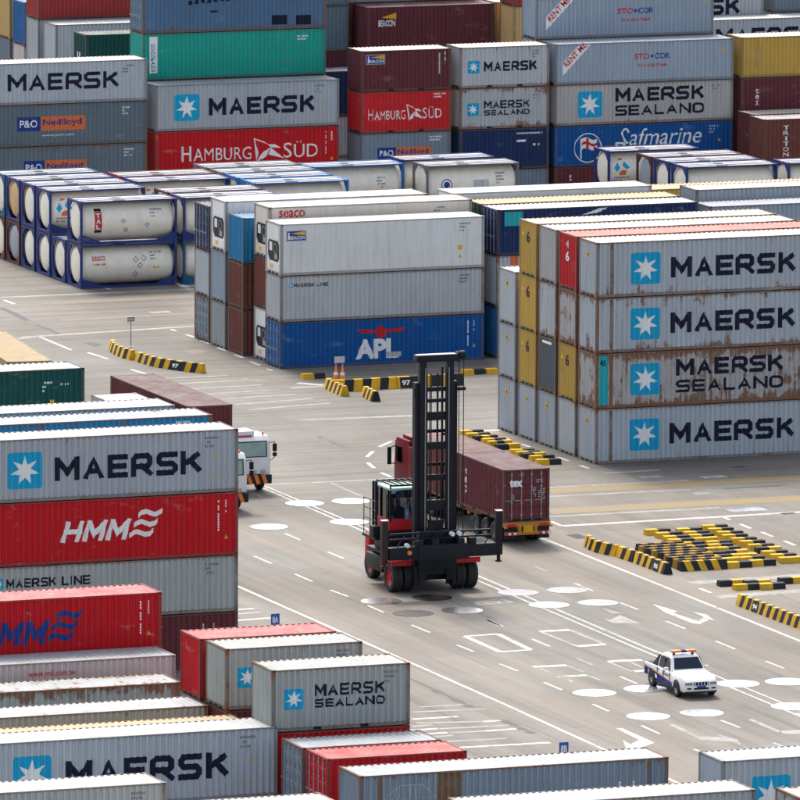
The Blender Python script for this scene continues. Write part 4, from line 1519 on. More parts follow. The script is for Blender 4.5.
# farther rows
stack(221.1, 586.4, [
    hid(40, HC, 'navy'), hid(40, HC, 'maroon'), hid(40, HC, 'maroon'),
    (40, HC, 'maroon', 'long maroon container with yellow-white logo behind the short containers', dict(wear=0.08, L=8.7, decals=[lt('p_white', font_polys('BEACON', 0.75, 1.62, 1.15, 0.42, 0.03)), ('emblem', 'p_yellow', [([(0.95, 2.2), (2.0, 2.08), (2.0, 2.5)], 0)])])),
])
stack(220.9, 589.3, [hid(40, HC, 'navy'), hid(40, HC, 'grey'), hid(40, HC, 'grey'),
    (40, HC, 'maroon', 'maroon container in the row behind, its end wall peeping past the long maroon one', dict(wear=0.08, L=8.7)),
    (40, HC, 'palegrey', 'pale grey container on top of the rear maroon one', dict(wear=0.2, L=8.7))])
stack(230.1, 587.0, [
    hid(20, HC, 'tan'), hid(20, HC, 'ochre'), hid(20, HC, 'ochre'),
    (20, HC, 'tan', 'sandy yellow container with plain walls behind the short star-emblem container', dict(wear=0.06, roofcol='cream')),
])
stack(230.2, 583.9, [
    hid(20, HC, 'grey'), hid(20, HC, 'grey'), hid(20, HC, 'palegrey'),
    (20, HC, 'tan', 'sandy yellow container with small dark print under the rusty red one', dict(wear=0.08, decals=vmarks(1.0, 2.2, 1.2, 'p_grey', 71) + vmarks(1.3, 2.2, 1.2, 'p_grey', 72))),
    (20, HC, 'oldred', 'rusty red container topping the sandy yellow ones', dict(wear=0.2)),
])
# top left far corner
stack(207.6, 612.4, [hid(40, HC, 'grey'), hid(40, HC, 'grey'),
    (40, HC, 'palegrey', 'pale grey container under the faded red one at the far row', dict(wear=0.2)),
    (40, HC, 'oldred', 'faded red container high above the far pale grey one', dict(wear=0.14))])
stack(207.67, 609.0, [hid(40, HC, 'grey'), hid(40, HC, 'grey'), (40, HC, 'palegrey', 'pale grey container with white roof in front of the far faded red stack', dict(wear=0.2, roofcol='white'))])
tg = stack(207.5, 602.4, [hid(40, HC, 'grey'), hid(40, HC, 'grey'), (40, HC, 'darkgreen', 'dark green container with two white marks on its end wall', dict(wear=0.1))])
end_mark(tg[2], 1.75, 1.15, 0.18, 0.5, 'p_white')
end_mark(tg[2], 1.35, 1.15, 0.18, 0.5, 'p_white')
stack(210.4, 623.5, [hid(40, HC, 'grey'), (40, HC, 'pinkwhite', 'off-white container end beneath the blue end wall', dict(wear=0.3)), (40, HC, 'blue', 'blue container end wall beside the faded red container', dict(wear=0.1))])
stack(210.7, 627.5, [hid(40, HC, 'grey'), (40, HC, 'bluegrey', 'blue-grey container end beneath the mustard end wall', dict(wear=0.3)), (40, HC, 'tan', 'mustard container end wall in the farthest corner beside the blue one', dict(wear=0.2))])
stack(208.5, 582.0, [hid(40, STD, 'grey'), hid(40, STD, 'grey'), (40, HC, 'navy', 'navy container glimpsed in the gap beside the sea green one', dict(wear=0.2))])
stack(208.2, 588.0, [hid(40, HC, 'grey'), hid(40, HC, 'grey'), (40, HC, 'maroon', 'maroon container glimpsed deep in the gap beside the sea green one', dict(wear=0.1)), (40, HC, 'nedlloyd', 'dark slate container glimpsed above the maroon one in the gap', dict(wear=0.1)), (40, HC, 'nedlloyd', 'uppermost dark slate container in the gap beside the weathered blue one', dict(wear=0.1))])

# block C, left of the road
YC = 416.4
XC = 138.6
stack(XC, YC, [
    (40, STD, 'maroon', 'maroon container on the ground under the greenish grey one with small lettering', dict(wear=0.2, decals=vmarks(10.5, 2.1, 0.7, 'p_white', 81) + vmarks(11.0, 2.1, 0.5, 'p_white', 82))),
    (40, STD, 'greengrey', 'greenish grey container with small emblem and dark name between maroon and red ones', dict(wear=0.34, decals=maersk_line(0.4, 1.62, 4.3, 0.42) + SMALLID(12.1, STD, s=83))),
    (40, HC, 'red', 'bright red container with slanted white letters and wave emblem', dict(wear=0.10, decals=hmm(3.62, 0.95, 4.75, 1.38, 'p_white') + WHV(12.2, HC, 84))),
    (40, HC, 'grey', 'grey star-emblem container on the bright red one with slanted white letters', dict(wear=0.34, roofcol='palegrey', decals=maersk(12.19, HC, -0.05))),
])
stack(139.0, 421.0, [hid(40, HC, 'grey'), hid(40, HC, 'grey'), hid(40, STD, 'grey'), (40, STD, 'midblue', 'blue container with pale worn roof behind the grey star-emblem one', dict(wear=0.45, roofcol='lightblue', decals=marks(10.4, 2.25, 'p_white', 1, 0.7, 91)))])
stack(138.4, 424.5, [hid(40, HC, 'grey'), hid(40, HC, 'grey'), hid(40, STD, 'grey'), (40, STD, 'palegrey', 'grey container with white roof in front of the dark green one', dict(wear=0.15, roofcol='white'))])
stack(137.1, 433.6, [hid(40, HC, 'grey'), hid(40, HC, 'maroon'), hid(40, HC, 'grey'), (40, HC, 'darkgreen', 'dark green container with white roof at the edge of the road', dict(wear=0.14, roofcol='palegrey', decals=marks(10.1, 2.2, 'p_white', 3, 0.5, 93) + marks(11.0, 2.1, 'p_white', 1, 0.4, 95) + sticker(10.5, 1.25, 0.18)))])

# block F, foreground
XF = 136.2
stack(XF, 372.0, [
    hid(20, STD, 'grey'),
    (20, STD, 'red', 'short red container whose top edge shows beneath the short star-emblem one', dict(wear=0.15)),
    (20, STD, 'greengrey', 'short grey container with star emblem and two lines of lettering over a red one', dict(wear=0.36, decals=SEALAND20)),
])
stack(XF, 377.6, [
    hid(20, STD, 'grey'),
    (20, STD, 'maroon', 'short maroon container beneath a short star-emblem one beside the bright red one', dict(wear=0.2)),
    (20, STD, 'greengrey', 'short grey container half hidden, only its star emblem showing, before the short red one', dict(wear=0.36, decals=SEALAND20)),
])
stack(XF - 0.15, 380.35, [
    hid(20, STD, 'grey'), hid(20, STD, 'grey'),
    (20, STD, 'red', 'short bright red container with pink ribbed roof under the blue slot sign', dict(wear=0.12)),
])
stack(XF, 368.4, [
    hid(20, STD, 'grey'),
    (20, STD, 'bluegrey', 'short blue-grey container with rust patch on its pale roof', dict(end='door', wear=0.45, roofcol='grey')),
])
stack(XF + 0.08, 365.7, [
    hid(20, STD, 'grey'),
    (20, STD, 'red', 'short red container with door rods on its end and red ribbed roof', dict(end='door', wear=0.10)),
])
f4 = stack(136.15, 361.6, [
    hid(40, STD, 'grey'),
    (45, STD, 'bluegrey', 'long blue-grey container with brown patched panels and drawn crane outline', dict(wear=0.42, L=13.35, roofcol='grey', decals=[('marking', 'p_faint', [(p, k % 7) for k, (p, l) in enumerate(stroke_polys([(1.0, 1.55), (1.75, 2.1), (2.7, 2.1), (3.3, 1.55), (1.0, 1.55)], 0.05, 0) + sum([stroke_polys([(1.5 + 0.22 * i, 1.6), (1.5 + 0.22 * i, 2.1)], 0.05, 0) for i in range(6)], []))])] + vmarks(11.2, 1.7, 0.6, 'p_white', 97) + vmarks(11.8, 1.7, 0.6, 'p_white', 98))),
])
pb2 = MB()
pr2 = side_prof(13.35, 'dry')
for (xa, da), (xb, db) in zip(pr2, pr2[1:]):
    if 3.3 < xa and xb < 4.45:
        pb2.poly([(xa, da - 0.004, 0.16), (xb, db - 0.004, 0.16), (xb, db - 0.004, STD - 0.08), (xa, da - 0.004, STD - 0.08)])
obj('repair_panel', pb2.mesh('repair_panel', 'paint'), f4[1], (0, 0, 0), 0, (0.17, 0.14, 0.11, 0.75))
stack(150.5, 358.4, [
    hid(40, STD, 'grey'),
    (40, HC, 'grey', 'grey container with large star emblem at its left, roof ribs shining', dict(wear=0.26, roofcol='grey', decals=emblem(1.32, 0.45, 1.72), L=12.192)),
])
stack(137.8, 353.7, [
    hid(40, STD, 'grey'),
    (40, STD, 'palegrey', 'pale grey container with bare white roof and rusty corner in front of the patched one', dict(wear=0.3, roofcol='palegrey')),
])
stack(150.9, 351.4, [hid(40, STD, 'grey'), (40, STD, 'greengrey', 'container of which only a rusty top corner shows, before the large star emblem', dict(wear=0.5))])
stack(133.4 - 12.192, 356.4, [hid(40, STD, 'grey'), (40, STD, 'pinkwhite', 'container with pinkish white roof, its corner just in front of the short red one', dict(wear=0.2, roofcol='pinkwhite'))])
# left 40-foot rows of the foreground
stack(138.0 - 12.192, 390.65, [
    hid(40, STD, 'grey'), hid(40, HC, 'grey'),
    (40, STD, 'red', 'bright red container with slanted navy letters and navy wave emblem', dict(wear=0.06, decals=hmm(3.75, 0.62, 4.7, 1.42, 'p_blue') + WHV(12.2, STD, 85))),
])
stack(137.75 - 12.192, 388.15, [
    hid(40, HC, 'grey'),
    (40, HC, 'pinkwhite', 'pinkish white container with red web address below the bright red one', dict(wear=0.16, roofcol='palegrey', decals=[lt('p_red', font_polys('www.yml.com.tw', 5.6, 2.2, 2.1, 0.34, 0.01))])),
])
stack(136.9 - 12.192, 385.0, [
    hid(40, STD, 'grey'),
    (40, STD, 'greengrey', 'rusty pale grey container with white roof next to the pinkish white one', dict(wear=0.62, roofcol='palegrey')),
])
stack(136.0 - 12.192, 379.2, [
    hid(40, STD, 'grey'),
    (40, STD, 'greengrey', 'grey container with white roof and narrow visible wall between two other roofs', dict(wear=0.36, roofcol='palegrey')),
])
stack(136.2 - 12.192, 374.45, [
    hid(40, STD, 'grey'),
    (40, STD, 'tan', 'sandy yellow container of which only a strip of roof shows', dict(wear=0.3, roofcol='tan')),
])
stack(136.4 - 12.192, 371.84, [
    hid(40, STD, 'grey'),
    (40, HC, 'grey', 'big grey star-emblem container with teal roof edge beside the short red ones', dict(wear=0.20, roofcol='palegrey', decals=maersk(12.19, HC, -0.4))),
])
stack(128.4 - 12.192, 362.9, [
    hid(40, STD, 'grey'),
    (40, STD, 'greengrey', 'grey container with white roof standing before the big star-emblem one', dict(wear=0.3, roofcol='palegrey', decals=SMALLID(12.19, STD, s=99))),
])

# ------------------------------------------------------------------ tank containers
TL, TH = 6.058, STD
FRM = {'blue': (0.018, 0.040, 0.18, 0.45), 'brown': (0.10, 0.035, 0.03, 0.3), 'teal': (0.01, 0.10, 0.22, 0.3), 'sky': (0.02, 0.16, 0.45, 0.25), 'grey': (0.16, 0.17, 0.19, 0.4), 'oxide': (0.22, 0.05, 0.04, 0.3)}
TCLR = {'white': 'tank_white', 'ochre': 'tank_ochre', 'grey': 'tank_grey'}


def m_tank(mat):
    b = MB()
    R, cz = 1.16, 1.30
    prof = [(0.05, 0.001), (0.055, 0.40), (0.09, 0.78), (0.16, 1.0), (0.28, 1.12), (0.42, R)]
    full = prof + [(TL - a, r) for a, r in reversed(prof)]
    b.lathe(full, 32, 'X')
    for x in (1.9, 3.9):
        b.lathe([(x - 0.02, R), (x - 0.02, R + 0.012), (x + 0.02, R + 0.012), (x + 0.02, R)], 32, 'X')
    b.v = [(x, y + W40 / 2, z + cz) for x, y, z in b.v]
    return b.mesh('tank_barrel', mat, True)


def m_tframe_end():
    b = MB()
    w = 0.13
    for y in (0, W40 - w):
        b.box(0, y, 0.001, w, y + w, TH - 0.001)
    b.box(0.003, w, 0.02, w - 0.003, W40 - w, 0.02 + w)
    b.box(0.003, w, TH - w - 0.02, w - 0.003, W40 - w, TH - 0.02)
    g = 0.55
    for y, s in ((w, 1), (W40 - w, -1)):
        for z, t in ((0.02 + w, 1), (TH - w - 0.02, -1)):
            p = [(0.02, y, z), (0.02, y + s * g, z), (0.02, y, z + t * g)]
            q = [(0.10, a, c) for _, a, c in p]
            b.poly(p if s * t < 0 else p[::-1])
            b.poly(q[::-1] if s * t < 0 else q)
            b.poly([p[1], p[2], q[2], q[1]])
    return b.mesh('end_frame', 'paint')


def m_trail():
    b = MB()
    b.box(0.13, 0.006, TH - 0.11, TL - 0.13, 0.09, TH - 0.02)
    return b.mesh('top_rail', 'paint')


def m_tsill():
    b = MB()
    b.box(0.13, 0.006, 0.012, TL - 0.13, 0.10, 0.14)
    for x0, x1 in ((0.13, 1.35), (TL - 0.13, TL - 1.35)):
        for yy in (0.02, 0.08):
            pts = [(x0, yy, 0.14), (x1, yy, 0.14), (x0, yy, 0.60)]
            b.poly(pts if (yy < 0.05) == (x0 < 1) else pts[::-1])
        b.poly([(x1, 0.02, 0.14), (x1, 0.08, 0.14), (x0, 0.08, 0.60), (x0, 0.02, 0.60)])
    return b.mesh('bottom_rail', 'paint')


def m_walk():
    b = MB()
    z = TH - 0.045
    n = 6
    for i in range(n):
        x0 = 0.15 + (TL - 0.3) * i / n
        b.box(x0, 0.72, z, x0 + (TL - 0.3) / n - 0.03, 1.12, z + 0.03)
        b.box(x0, 1.36, z, x0 + (TL - 0.3) / n - 0.03, 1.76, z + 0.03)
    b.box(0.14, 0.10, z - 0.03, TL - 0.14, W40 - 0.10, z - 0.012)
    return b.mesh('walkway', 'walkway')


def m_man():
    b = MB()
    b.tube((2.6, 1.22, 2.38), (2.6, 1.22, 2.60), 0.30, n=16)
    b.tube((3.9, 1.22, 2.38), (3.9, 1.22, 2.56), 0.16, n=12)
    b.box(2.2, 0.30, TH - 0.05, 2.9, 0.62, TH - 0.035)
    return b.mesh('manhole', 'dark_steel')


SWIRL = [('emblem', 'p_star', [([(1.05, 1.5), (1.25, 1.25), (1.45, 1.5), (1.3, 1.85), (1.2, 1.7)], 0), ([(1.75, 1.9), (2.1, 1.5), (1.85, 1.4), (1.6, 1.65)], 0)]), ('emblem', 'p_orange', [([(1.4, 1.05), (1.8, 1.05), (1.9, 1.3), (1.65, 1.4), (1.4, 1.25)], 0), ([(1.3, 1.95), (1.5, 2.1), (1.7, 2.0), (1.5, 1.95)], 0)]), ('marking', 'p_grey', marks(1.1, 0.85, 'p_grey', 2, 0.9, 3)[0][2])]
SWIRL = [(n_, m_, [([(q[0] - 0.62, q[1]) for q in p_], l_) for p_, l_ in ps_]) for n_, m_, ps_ in SWIRL]
TALD = [('emblem', 'p_navy', rect(0.92, 1.95, 1.36, 2.10) + rect(0.92, 0.68, 1.36, 0.83)), ('emblem', 'p_red', rect(0.92, 0.85, 1.36, 1.93))] + [lt('p_white', [(p, 4) for n, mm, ps in vertical_text('TAL', 1.0, 1.88, 0.28, 1.0, 'p_white', 0.04) for p, l in ps])] + marks(4.4, 1.9, 'p_grey', 3, 0.7, 7)


def diamond(x, z, s):
    return [('marking', 'p_grey', sum([stroke_polys([(x - s, z), (x, z - s), (x + s, z), (x, z + s), (x - s, z)], 0.04, 0)], []))]


TALD += diamond(2.7, 1.35, 0.12) + diamond(4.2, 1.08, 0.13) + diamond(2.9, 0.78, 0.13)
SEAD = [lt('p_red', font_polys('seaco', 0.75, 1.62, 0.85, 0.26, 0.01))] + marks(0.8, 1.35, 'p_red', 1, 0.8, 8) + marks(4.4, 1.95, 'p_grey', 3, 0.7, 9) + diamond(3.5, 1.62, 0.16) + diamond(4.0, 1.68, 0.16) + diamond(3.75, 1.25, 0.16) + diamond(3.5, 0.75, 0.14) + warn(4.55, 1.05, 0.2) + warn(4.8, 1.05, 0.18)
RINGD = [('emblem', 'p_blue', ring(1.35, 1.35, 0.36, 0.06) + disc(1.35, 1.35, 0.2, 16)), ('marking', 'p_pale', rect(3.1, 1.15, 4.1, 1.6))] + marks(4.6, 1.9, 'p_grey', 4, 0.6, 12)


def tank(x, y, z, frame, barrel, label, decals=(), ends=None):
    t = thing('tank_container', label, 'tank container', (x, y, z), 0, 'tank containers in the yard')
    fc = FRM[frame]
    obj('tank_barrel', cached(('tank', barrel), lambda: m_tank(TCLR[barrel])), t)
    ef = cached(('tef',), m_tframe_end)
    obj('end_frame', ef, t, (0, 0, 0), 0, fc)
    obj('end_frame', ef, t, (TL, W40, 0), math.pi, fc)
    for me, nm in ((cached(('ttr',), m_trail), 'top_rail'), (cached(('tsi',), m_tsill), 'bottom_rail')):
        obj(nm, me, t, (0, 0, 0), 0, fc)
        obj(nm, me, t, (TL, W40, 0), math.pi, fc)
    obj('walkway', cached(('twk',), m_walk), t)
    obj('manhole', cached(('tmn',), m_man), t)
    for n, mat, polys in decals:
        key = ('T', n, mat, len(polys), repr(polys[0]), repr(polys[-1]))
        o = obj(n, decal_mesh(key, polys, mat, None, (1.30, 1.16, W40 / 2)), t)
        if n == 'marking' and len(polys) > 1:
            o['kind'] = 'stuff'
    return t


YT, XT = 544.85, 187.35
TZ = TH + 0.012
tank(XT, YT, 0, 'blue', 'white', 'white tank with red lettering and hazard diamonds on the ground at the corner', SEAD)
tank(XT, YT, TZ, 'blue', 'white', 'white tank with vertical red name plate, stacked on the lettered tank', TALD)
tank(XT, YT + PR, 0, 'blue', 'white', 'white tank end at ground level in the one-high row behind the red name plate')
tank(XT, YT + 2 * PR, 0, 'blue', 'white', 'white tank with coloured end labels on the ground under the swirl-emblem tank')
tank(XT, YT + 2 * PR, TZ, 'blue', 'white', 'white tank with blue and orange swirl emblem behind the red name plate', SWIRL)
tank(XT, YT + 3 * PR, 0, 'blue', 'white', 'white tank on the ground next to the grey-ended one')
tank(XT, YT + 3 * PR, TZ, 'blue', 'white', 'white tank in blue frame stacked next to the ochre-ended one')
tank(XT, YT + 4 * PR, 0, 'brown', 'grey', 'grey-ended tank in a brown frame on the ground')
tank(XT, YT + 4 * PR, TZ, 'blue', 'ochre', 'ochre-ended tank in a blue frame on the brown-framed one')
tank(XT, YT + 5 * PR, 0, 'brown', 'white', 'white tank in a brown frame on the ground at the far end')
tank(XT, YT + 5 * PR, TZ, 'teal', 'white', 'white tank in a teal frame stacked at the far end of the tank row')
X2 = XT + 6.45
tank(X2, YT, 0, 'teal', 'white', 'white tank in teal frame on the ground beside the navy container')
tank(X2, YT, TZ, 'blue', 'white', 'white tank in blue frame, stacked beside the navy container with door rods')
tank(X2, YT + PR, 0, 'blue', 'white', 'white tank in blue frame buried beneath the brown-framed one')
tank(X2, YT + PR, TZ, 'brown', 'white', 'white tank in brown frame stacked behind the white refrigerated containers')
for j, (a, b, la, lb) in enumerate((('blue', 'blue', 'white tank on the ground beneath the blue-framed one before the long red container', 'white tank in blue frame stacked before the long red container'),
                            ('brown', 'oxide', 'white brown-framed tank on the ground before the long red container', 'white tank in rust red frame stacked close to the long red container'))):
    tank(X2, YT + (3 + j) * PR, 0, a, 'white', la)
    tank(X2, YT + (3 + j) * PR, TZ, b, 'white', lb, SWIRL if j == 0 else ())
X3 = XT + 12.9
FR3 = (('sky', 'white tank in light blue frame, nearest the white refrigerated roofs'), ('sky', 'white tank in light blue frame, second from the white refrigerated roofs'), ('grey', 'white tank in grey frame next to the long red container corner'), ('grey', 'white tank in dark grey frame touching the long red container view'))
for j, (a, la) in enumerate(FR3):
    tank(X3, YT + (1.9 + j) * PR, 0, 'blue', 'white', la.replace('white tank in', 'lower white tank under the'))
    tank(X3, YT + (1.9 + j) * PR, TZ, a, 'white', la)
tank(206.4, YT + 4.3 * PR, 0, 'blue', 'white', 'white tank on the ground below the sky blue framed one with seams')
tank(206.4, YT + 4.3 * PR, TZ, 'sky', 'white', 'white tank with dark seams in sky blue frame, before the short blue-grey container', marks(4.3, 1.7, 'p_grey', 3, 0.7, 15) + sticker(4.6, 1.1, 0.14))
tank(213.3, YT + 3.7 * PR, 0, 'grey', 'white', 'white tank on the ground below the blue target emblem')
tank(213.3, YT + 3.7 * PR, TZ, 'grey', 'white', 'white tank with round blue target emblem in a grey frame', RINGD)
tank(213.0, YT + 4.9 * PR, 0, 'blue', 'white', 'white tank on the ground in the row behind the blue target emblem')
tank(213.0, YT + 4.9 * PR, TZ, 'blue', 'white', 'white tank in blue frame in the row behind the blue target emblem')
X7 = 226.75
tank(X7, YT + 5 * PR, 0, 'blue', 'white', 'white tank on the ground below the swirl emblem before the flag badge')
tank(X7, YT + 5 * PR, TZ, 'blue', 'white', 'white tank with swirl emblem before the blue container with flag badge', SWIRL)
for j, (fr, bl, la) in enumerate((('blue', 'white', 'white tank in blue frame behind the sandy container roof'), ('blue', 'white', 'white tank in blue frame between the brown-framed and the front one'), ('brown', 'grey', 'grey tank in brown frame beside the swirl-emblem tank'))):
    yy = YT + (1.7 + j) * PR
    tank(X7 + 1.35 - 0.0 * j, yy, 0, fr, bl, la.replace(' tank in', ' tank on the ground below the').split(' and the front')[0])
    tank(X7 + 1.35 - 0.0 * j, yy, TZ, fr, bl, la)
tank(X7 + 8.1, YT + 1.7 * PR, 0, 'blue', 'white', 'white tank on the ground before the reddish brown container with vertical name')
tank(X7 + 8.1, YT + 1.7 * PR, TZ, 'blue', 'white', 'white tank stacked before the reddish brown container with vertical name')

# ------------------------------------------------------------------ kerb blocks and barriers
def m_block(L, w, h, order):
    """concrete wheel stop painted in yellow and black fields"""
    b = MB()
    n = len(order)
    t = 0.07
    for i, c in enumerate(order):
        x0, x1 = L * i / n, L * (i + 1) / n
        b.hexa([(x0, 0, 0), (x1, 0, 0), (x1, w, 0), (x0, w, 0), (x0, t, h), (x1, t, h), (x1, w - t, h), (x0, w - t, h)], 0 if c == 'y' else 1)
    return b.mesh('kerb_block', ['kerb_yellow', 'kerb_black'])


BLK = {o: m_block(1.30, 0.52, 0.28, o) for o in ('yb', 'by', 'yby', 'byb', 'y')}
rk = random.Random(4)


def block(p, order, label, group, rz=0.0, z=0.0):
    o = obj('kerb_block', BLK[order], None, (p.x, p.y, z), rz)
    return tag(o, label, 'kerb block', group)


def m_barrier(path, w, h, step, pattern):
    """long trapezoid barrier along a path, painted in slanting stripes"""
    b = MB()
    pts = [Vector((p[0], p[1], 0)) for p in path]
    seg = [(q - p).length for p, q in zip(pts, pts[1:])]
    tot = sum(seg)

    def at(d):
        d = max(0, min(tot, d))
        for p, q, s in zip(pts, pts[1:], seg):
            if d <= s or q is pts[-1]:
                return p + (q - p) * min(1, d / s), (q - p).normalized()
            d -= s
    n = max(2, round(tot / step))
    sl = 0.12
    for i in range(n):
        a, c = tot * i / n, tot * (i + 1) / n
        (pa, ta), (pc, tc) = at(a), at(c)
        (pa2, ta2), (pc2, tc2) = at(a + sl if i else a), at(c + sl if i < n - 1 else c)
        na, nc = Vector((-ta.y, ta.x, 0)), Vector((-tc.y, tc.x, 0))
        up = Vector((0, 0, h))
        b.hexa([pa - na * w / 2, pc - nc * w / 2, pc + nc * w / 2, pa + na * w / 2, pa2 - na * w * 0.22 + up, pc2 - nc * w * 0.22 + up, pc2 + nc * w * 0.22 + up, pa2 + na * w * 0.22 + up], 0 if pattern[i % len(pattern)] == 'y' else 1)
    return b.mesh('barrier_body', ['kerb_yellow', 'kerb_black'])


def barrier(path_px, w, h, step, label, number=None, numpos=0.5, flip=False):
    path = [G(*p) for p in path_px]
    o0 = path[0]
    t = thing('kerb_barrier', label, 'barrier', (o0.x, o0.y, 0), 0)
    rel = [(p.x - o0.x, p.y - o0.y) for p in path]
    obj('barrier_body', m_barrier(rel, w, h, step, 'yb'), t)
    if number:
        k = numpos * (len(rel) - 1)
        i = min(int(k), len(rel) - 2)
        a, c = Vector(rel[i]), Vector(rel[i + 1])
        p = a + (c - a) * (k - i)
        d = (c - a).normalized()
        if d.x < 0:
            d = -d
        nn = Vector((d.y, -d.x))
        if nn.y > 0:
            nn = -nn
        b = MB()
        lean = 0.28 * w / h
        for pts, l in rect(-0.36, 0.02, 0.36, h - 0.02):
            b.poly([(p.x + d.x * q[0] + nn.x * (w / 2 + 0.012 - lean * q[1]), p.y + d.y * q[0] + nn.y * (w / 2 + 0.012 - lean * q[1]), q[1]) for q in pts])
        for pts, l in font_polys(number, -0.25, h * 0.26, 0.5, h * 0.45, 0.04):
            b.poly([(p.x + d.x * q[0] + nn.x * (w / 2 + 0.02 - lean * q[1]), p.y + d.y * q[0] + nn.y * (w / 2 + 0.02 - lean * q[1]), q[1]) for q in pts], 1)
        obj('number_plate', b.mesh('number_plate', ['kerb_black', 'p_white']), t)
    return t


barrier([(112.5, 349), (114, 352), (119, 355), (126, 358), (133, 359.8)], 0.5, 0.55, 0.42, 'short curved striped barrier beside the sign pole')
barrier([(138.5, 361), (155, 366.2), (170, 368.8), (186, 371), (203.5, 373)], 0.5, 0.52, 0.42, 'curved striped barrier with white number, leading to the battered blue-grey doors', '97', 0.62)
barrier([(588, 545.5), (592, 549.2), (600, 552.6), (618, 556.2)], 0.5, 0.55, 0.40, 'curved striped barrier segment by the drain cover at the road edge')
barrier([(620, 557), (636, 562)], 0.5, 0.55, 0.40, 'middle striped barrier segment beside the heap of dark barriers')
barrier([(637.5, 562.6), (668, 574.4)], 0.5, 0.55, 0.40, 'striped barrier segment with white number next to the heap of dark barriers', '96', 0.72)
barrier([(740, 605), (756, 611), (775, 618.4), (812, 632)], 0.5, 0.55, 0.40, 'striped barrier with white number at the yard edge below the loose blocks', '94', 0.38)
barrier([(333, 391.2), (350, 390.6), (395, 388)], 0.6, 0.62, 0.55, 'striped barrier before the bright blue container, ending at the white number plate')
barrier([(396, 388), (462, 384.4)], 0.6, 0.62, 0.62, 'striped barrier with white number behind the mast of the lift truck', '97', 0.13)
barrier([(328, 388), (345, 396)], 0.55, 0.55, 0.36, 'short striped barrier standing at an angle before the warning cones')
barrier([(365.5, 396), (376, 401.5)], 0.55, 0.55, 0.36, 'small striped barrier standing alone on the open concrete')
for u, v, o in ((303.5, 379.5, 'yb'), (463.5, 375.2, 'yb'), (487.5, 374.2, 'yb')):
    block(G(u, v), o, 'single yellow and black kerb block along the foot of the bright blue container', 'kerb blocks along the blue container')
# dark barriers laid side by side
hp = G(682.5, 571.5)
for i in range(9):
    L = 2.45
    b = MB()
    w, h, n = 0.6, 0.46, 7
    for k in range(n):
        x0, x1 = L * k / n, L * (k + 1) / n
        s = 0.16
        b.hexa([(x0, 0, 0), (x1, 0, 0), (x1, w, 0), (x0, w, 0), (x0 - (s if k else 0), 0.18, h), (x1 - (s if k < n - 1 else 0), 0.18, h), (x1 - (s if k < n - 1 else 0), w - 0.18, h), (x0 - (s if k else 0), w - 0.18, h)], 1 if (k + i) % 2 == 0 else 0)
    me = b.mesh('kerb_barrier', ['kerb_yellow' if i == 0 else 'kerb_yellow_old', 'kerb_black'])
    o = obj('kerb_barrier', me, None, (hp.x + rk.uniform(-0.12, 0.12), hp.y + i * 0.72, 0), rk.uniform(-0.02, 0.02))
    tag(o, 'dark striped barrier laid side by side in the heap at the yard edge', 'barrier', 'barriers laid side by side')
# rows of loose kerb blocks
for (u0, v0), (u1, v1), n, jit in (((725.5, 568.5), (648, 536), 11, 0), ((749.5, 566.8), (676, 535), 11, 0), ((781, 563.8), (704, 531.5), 11, 0)):
    a, c = G(u0, v0), G(u1, v1)
    for i in range(n):
        p = a + (c - a) * (i / (n - 1))
        p.x += rk.uniform(-0.14, 0.14)
        p.y += rk.uniform(-0.08, 0.08)
        block(p, rk.choice(['yb', 'yb', 'yb', 'yb', 'by', 'yb', 'y']), 'yellow and black kerb block lying in the rows behind the dark barriers', 'kerb blocks stored in rows', rk.uniform(-0.06, 0.06))
for u, v, o in ((720.5, 587, 'by'), (735.8, 591, 'yb'), (746.5, 587.2, 'by'), (761, 590.2, 'yb'), (781, 584.4, 'by'), (804, 583.2, 'yb')):
    block(G(u, v), o, 'kerb block of the short loose row between two painted lines', 'kerb blocks of the short loose row')
for u, v, o in ((462, 436.5, 'yb'), (468, 439.2, 'yb'), (476, 441.8, 'byb'), (484, 444.6, 'yb'), (490, 447, 'yby'), (498, 450.2, 'by'), (518, 457.5, 'yb'), (524, 459.4, 'by'), (532, 461.6, 'yb'), (538, 465.4, 'yb'), (512, 455.5, 'yb')):
    block(G(u, v), o, 'kerb block in the line between the maroon load and the tall grey stacks', 'kerb blocks beside the tall grey stacks', rk.uniform(-0.06, 0.06))


# ------------------------------------------------------------------ signs and cones
def sign_post(u, v, h, label, plate=(0.55, 0.30), blue=False, text=None, z=None):
    p = G(u, v, z or 0)
    t = thing('slot_sign', label, 'sign', (p.x, p.y, 0))
    b = MB()
    b.tube((0, 0, 0), (0, 0, h), 0.03, n=8)
    b.tube((0, 0, 0), (0, 0, 0.04), 0.14, n=10)
    obj('pole', b.mesh('pole', 'grey_steel'), t)
    b = MB()
    b.box(-plate[0] / 2, -0.05, h - plate[1], plate[0] / 2, -0.033, h)
    obj('sign_plate', b.mesh('sign_plate', 'sign_blue' if blue else 'grey_steel'), t)
    b = MB()
    if text:
        for pts, l in font_polys(text, -plate[0] * 0.34, h - plate[1] * 0.78, plate[0] * 0.68, plate[1] * 0.55, 0.03):
            b.poly([(q[0], -0.054, q[1]) for q in pts])
    else:
        for k in range(4):
            b.box(-0.2 + 0.1 * k, -0.056, h - plate[1] * 0.6, -0.14 + 0.1 * k, -0.051, h - plate[1] * 0.4)
    obj('lettering', b.mesh('lettering', 'p_white'), t)
    return t


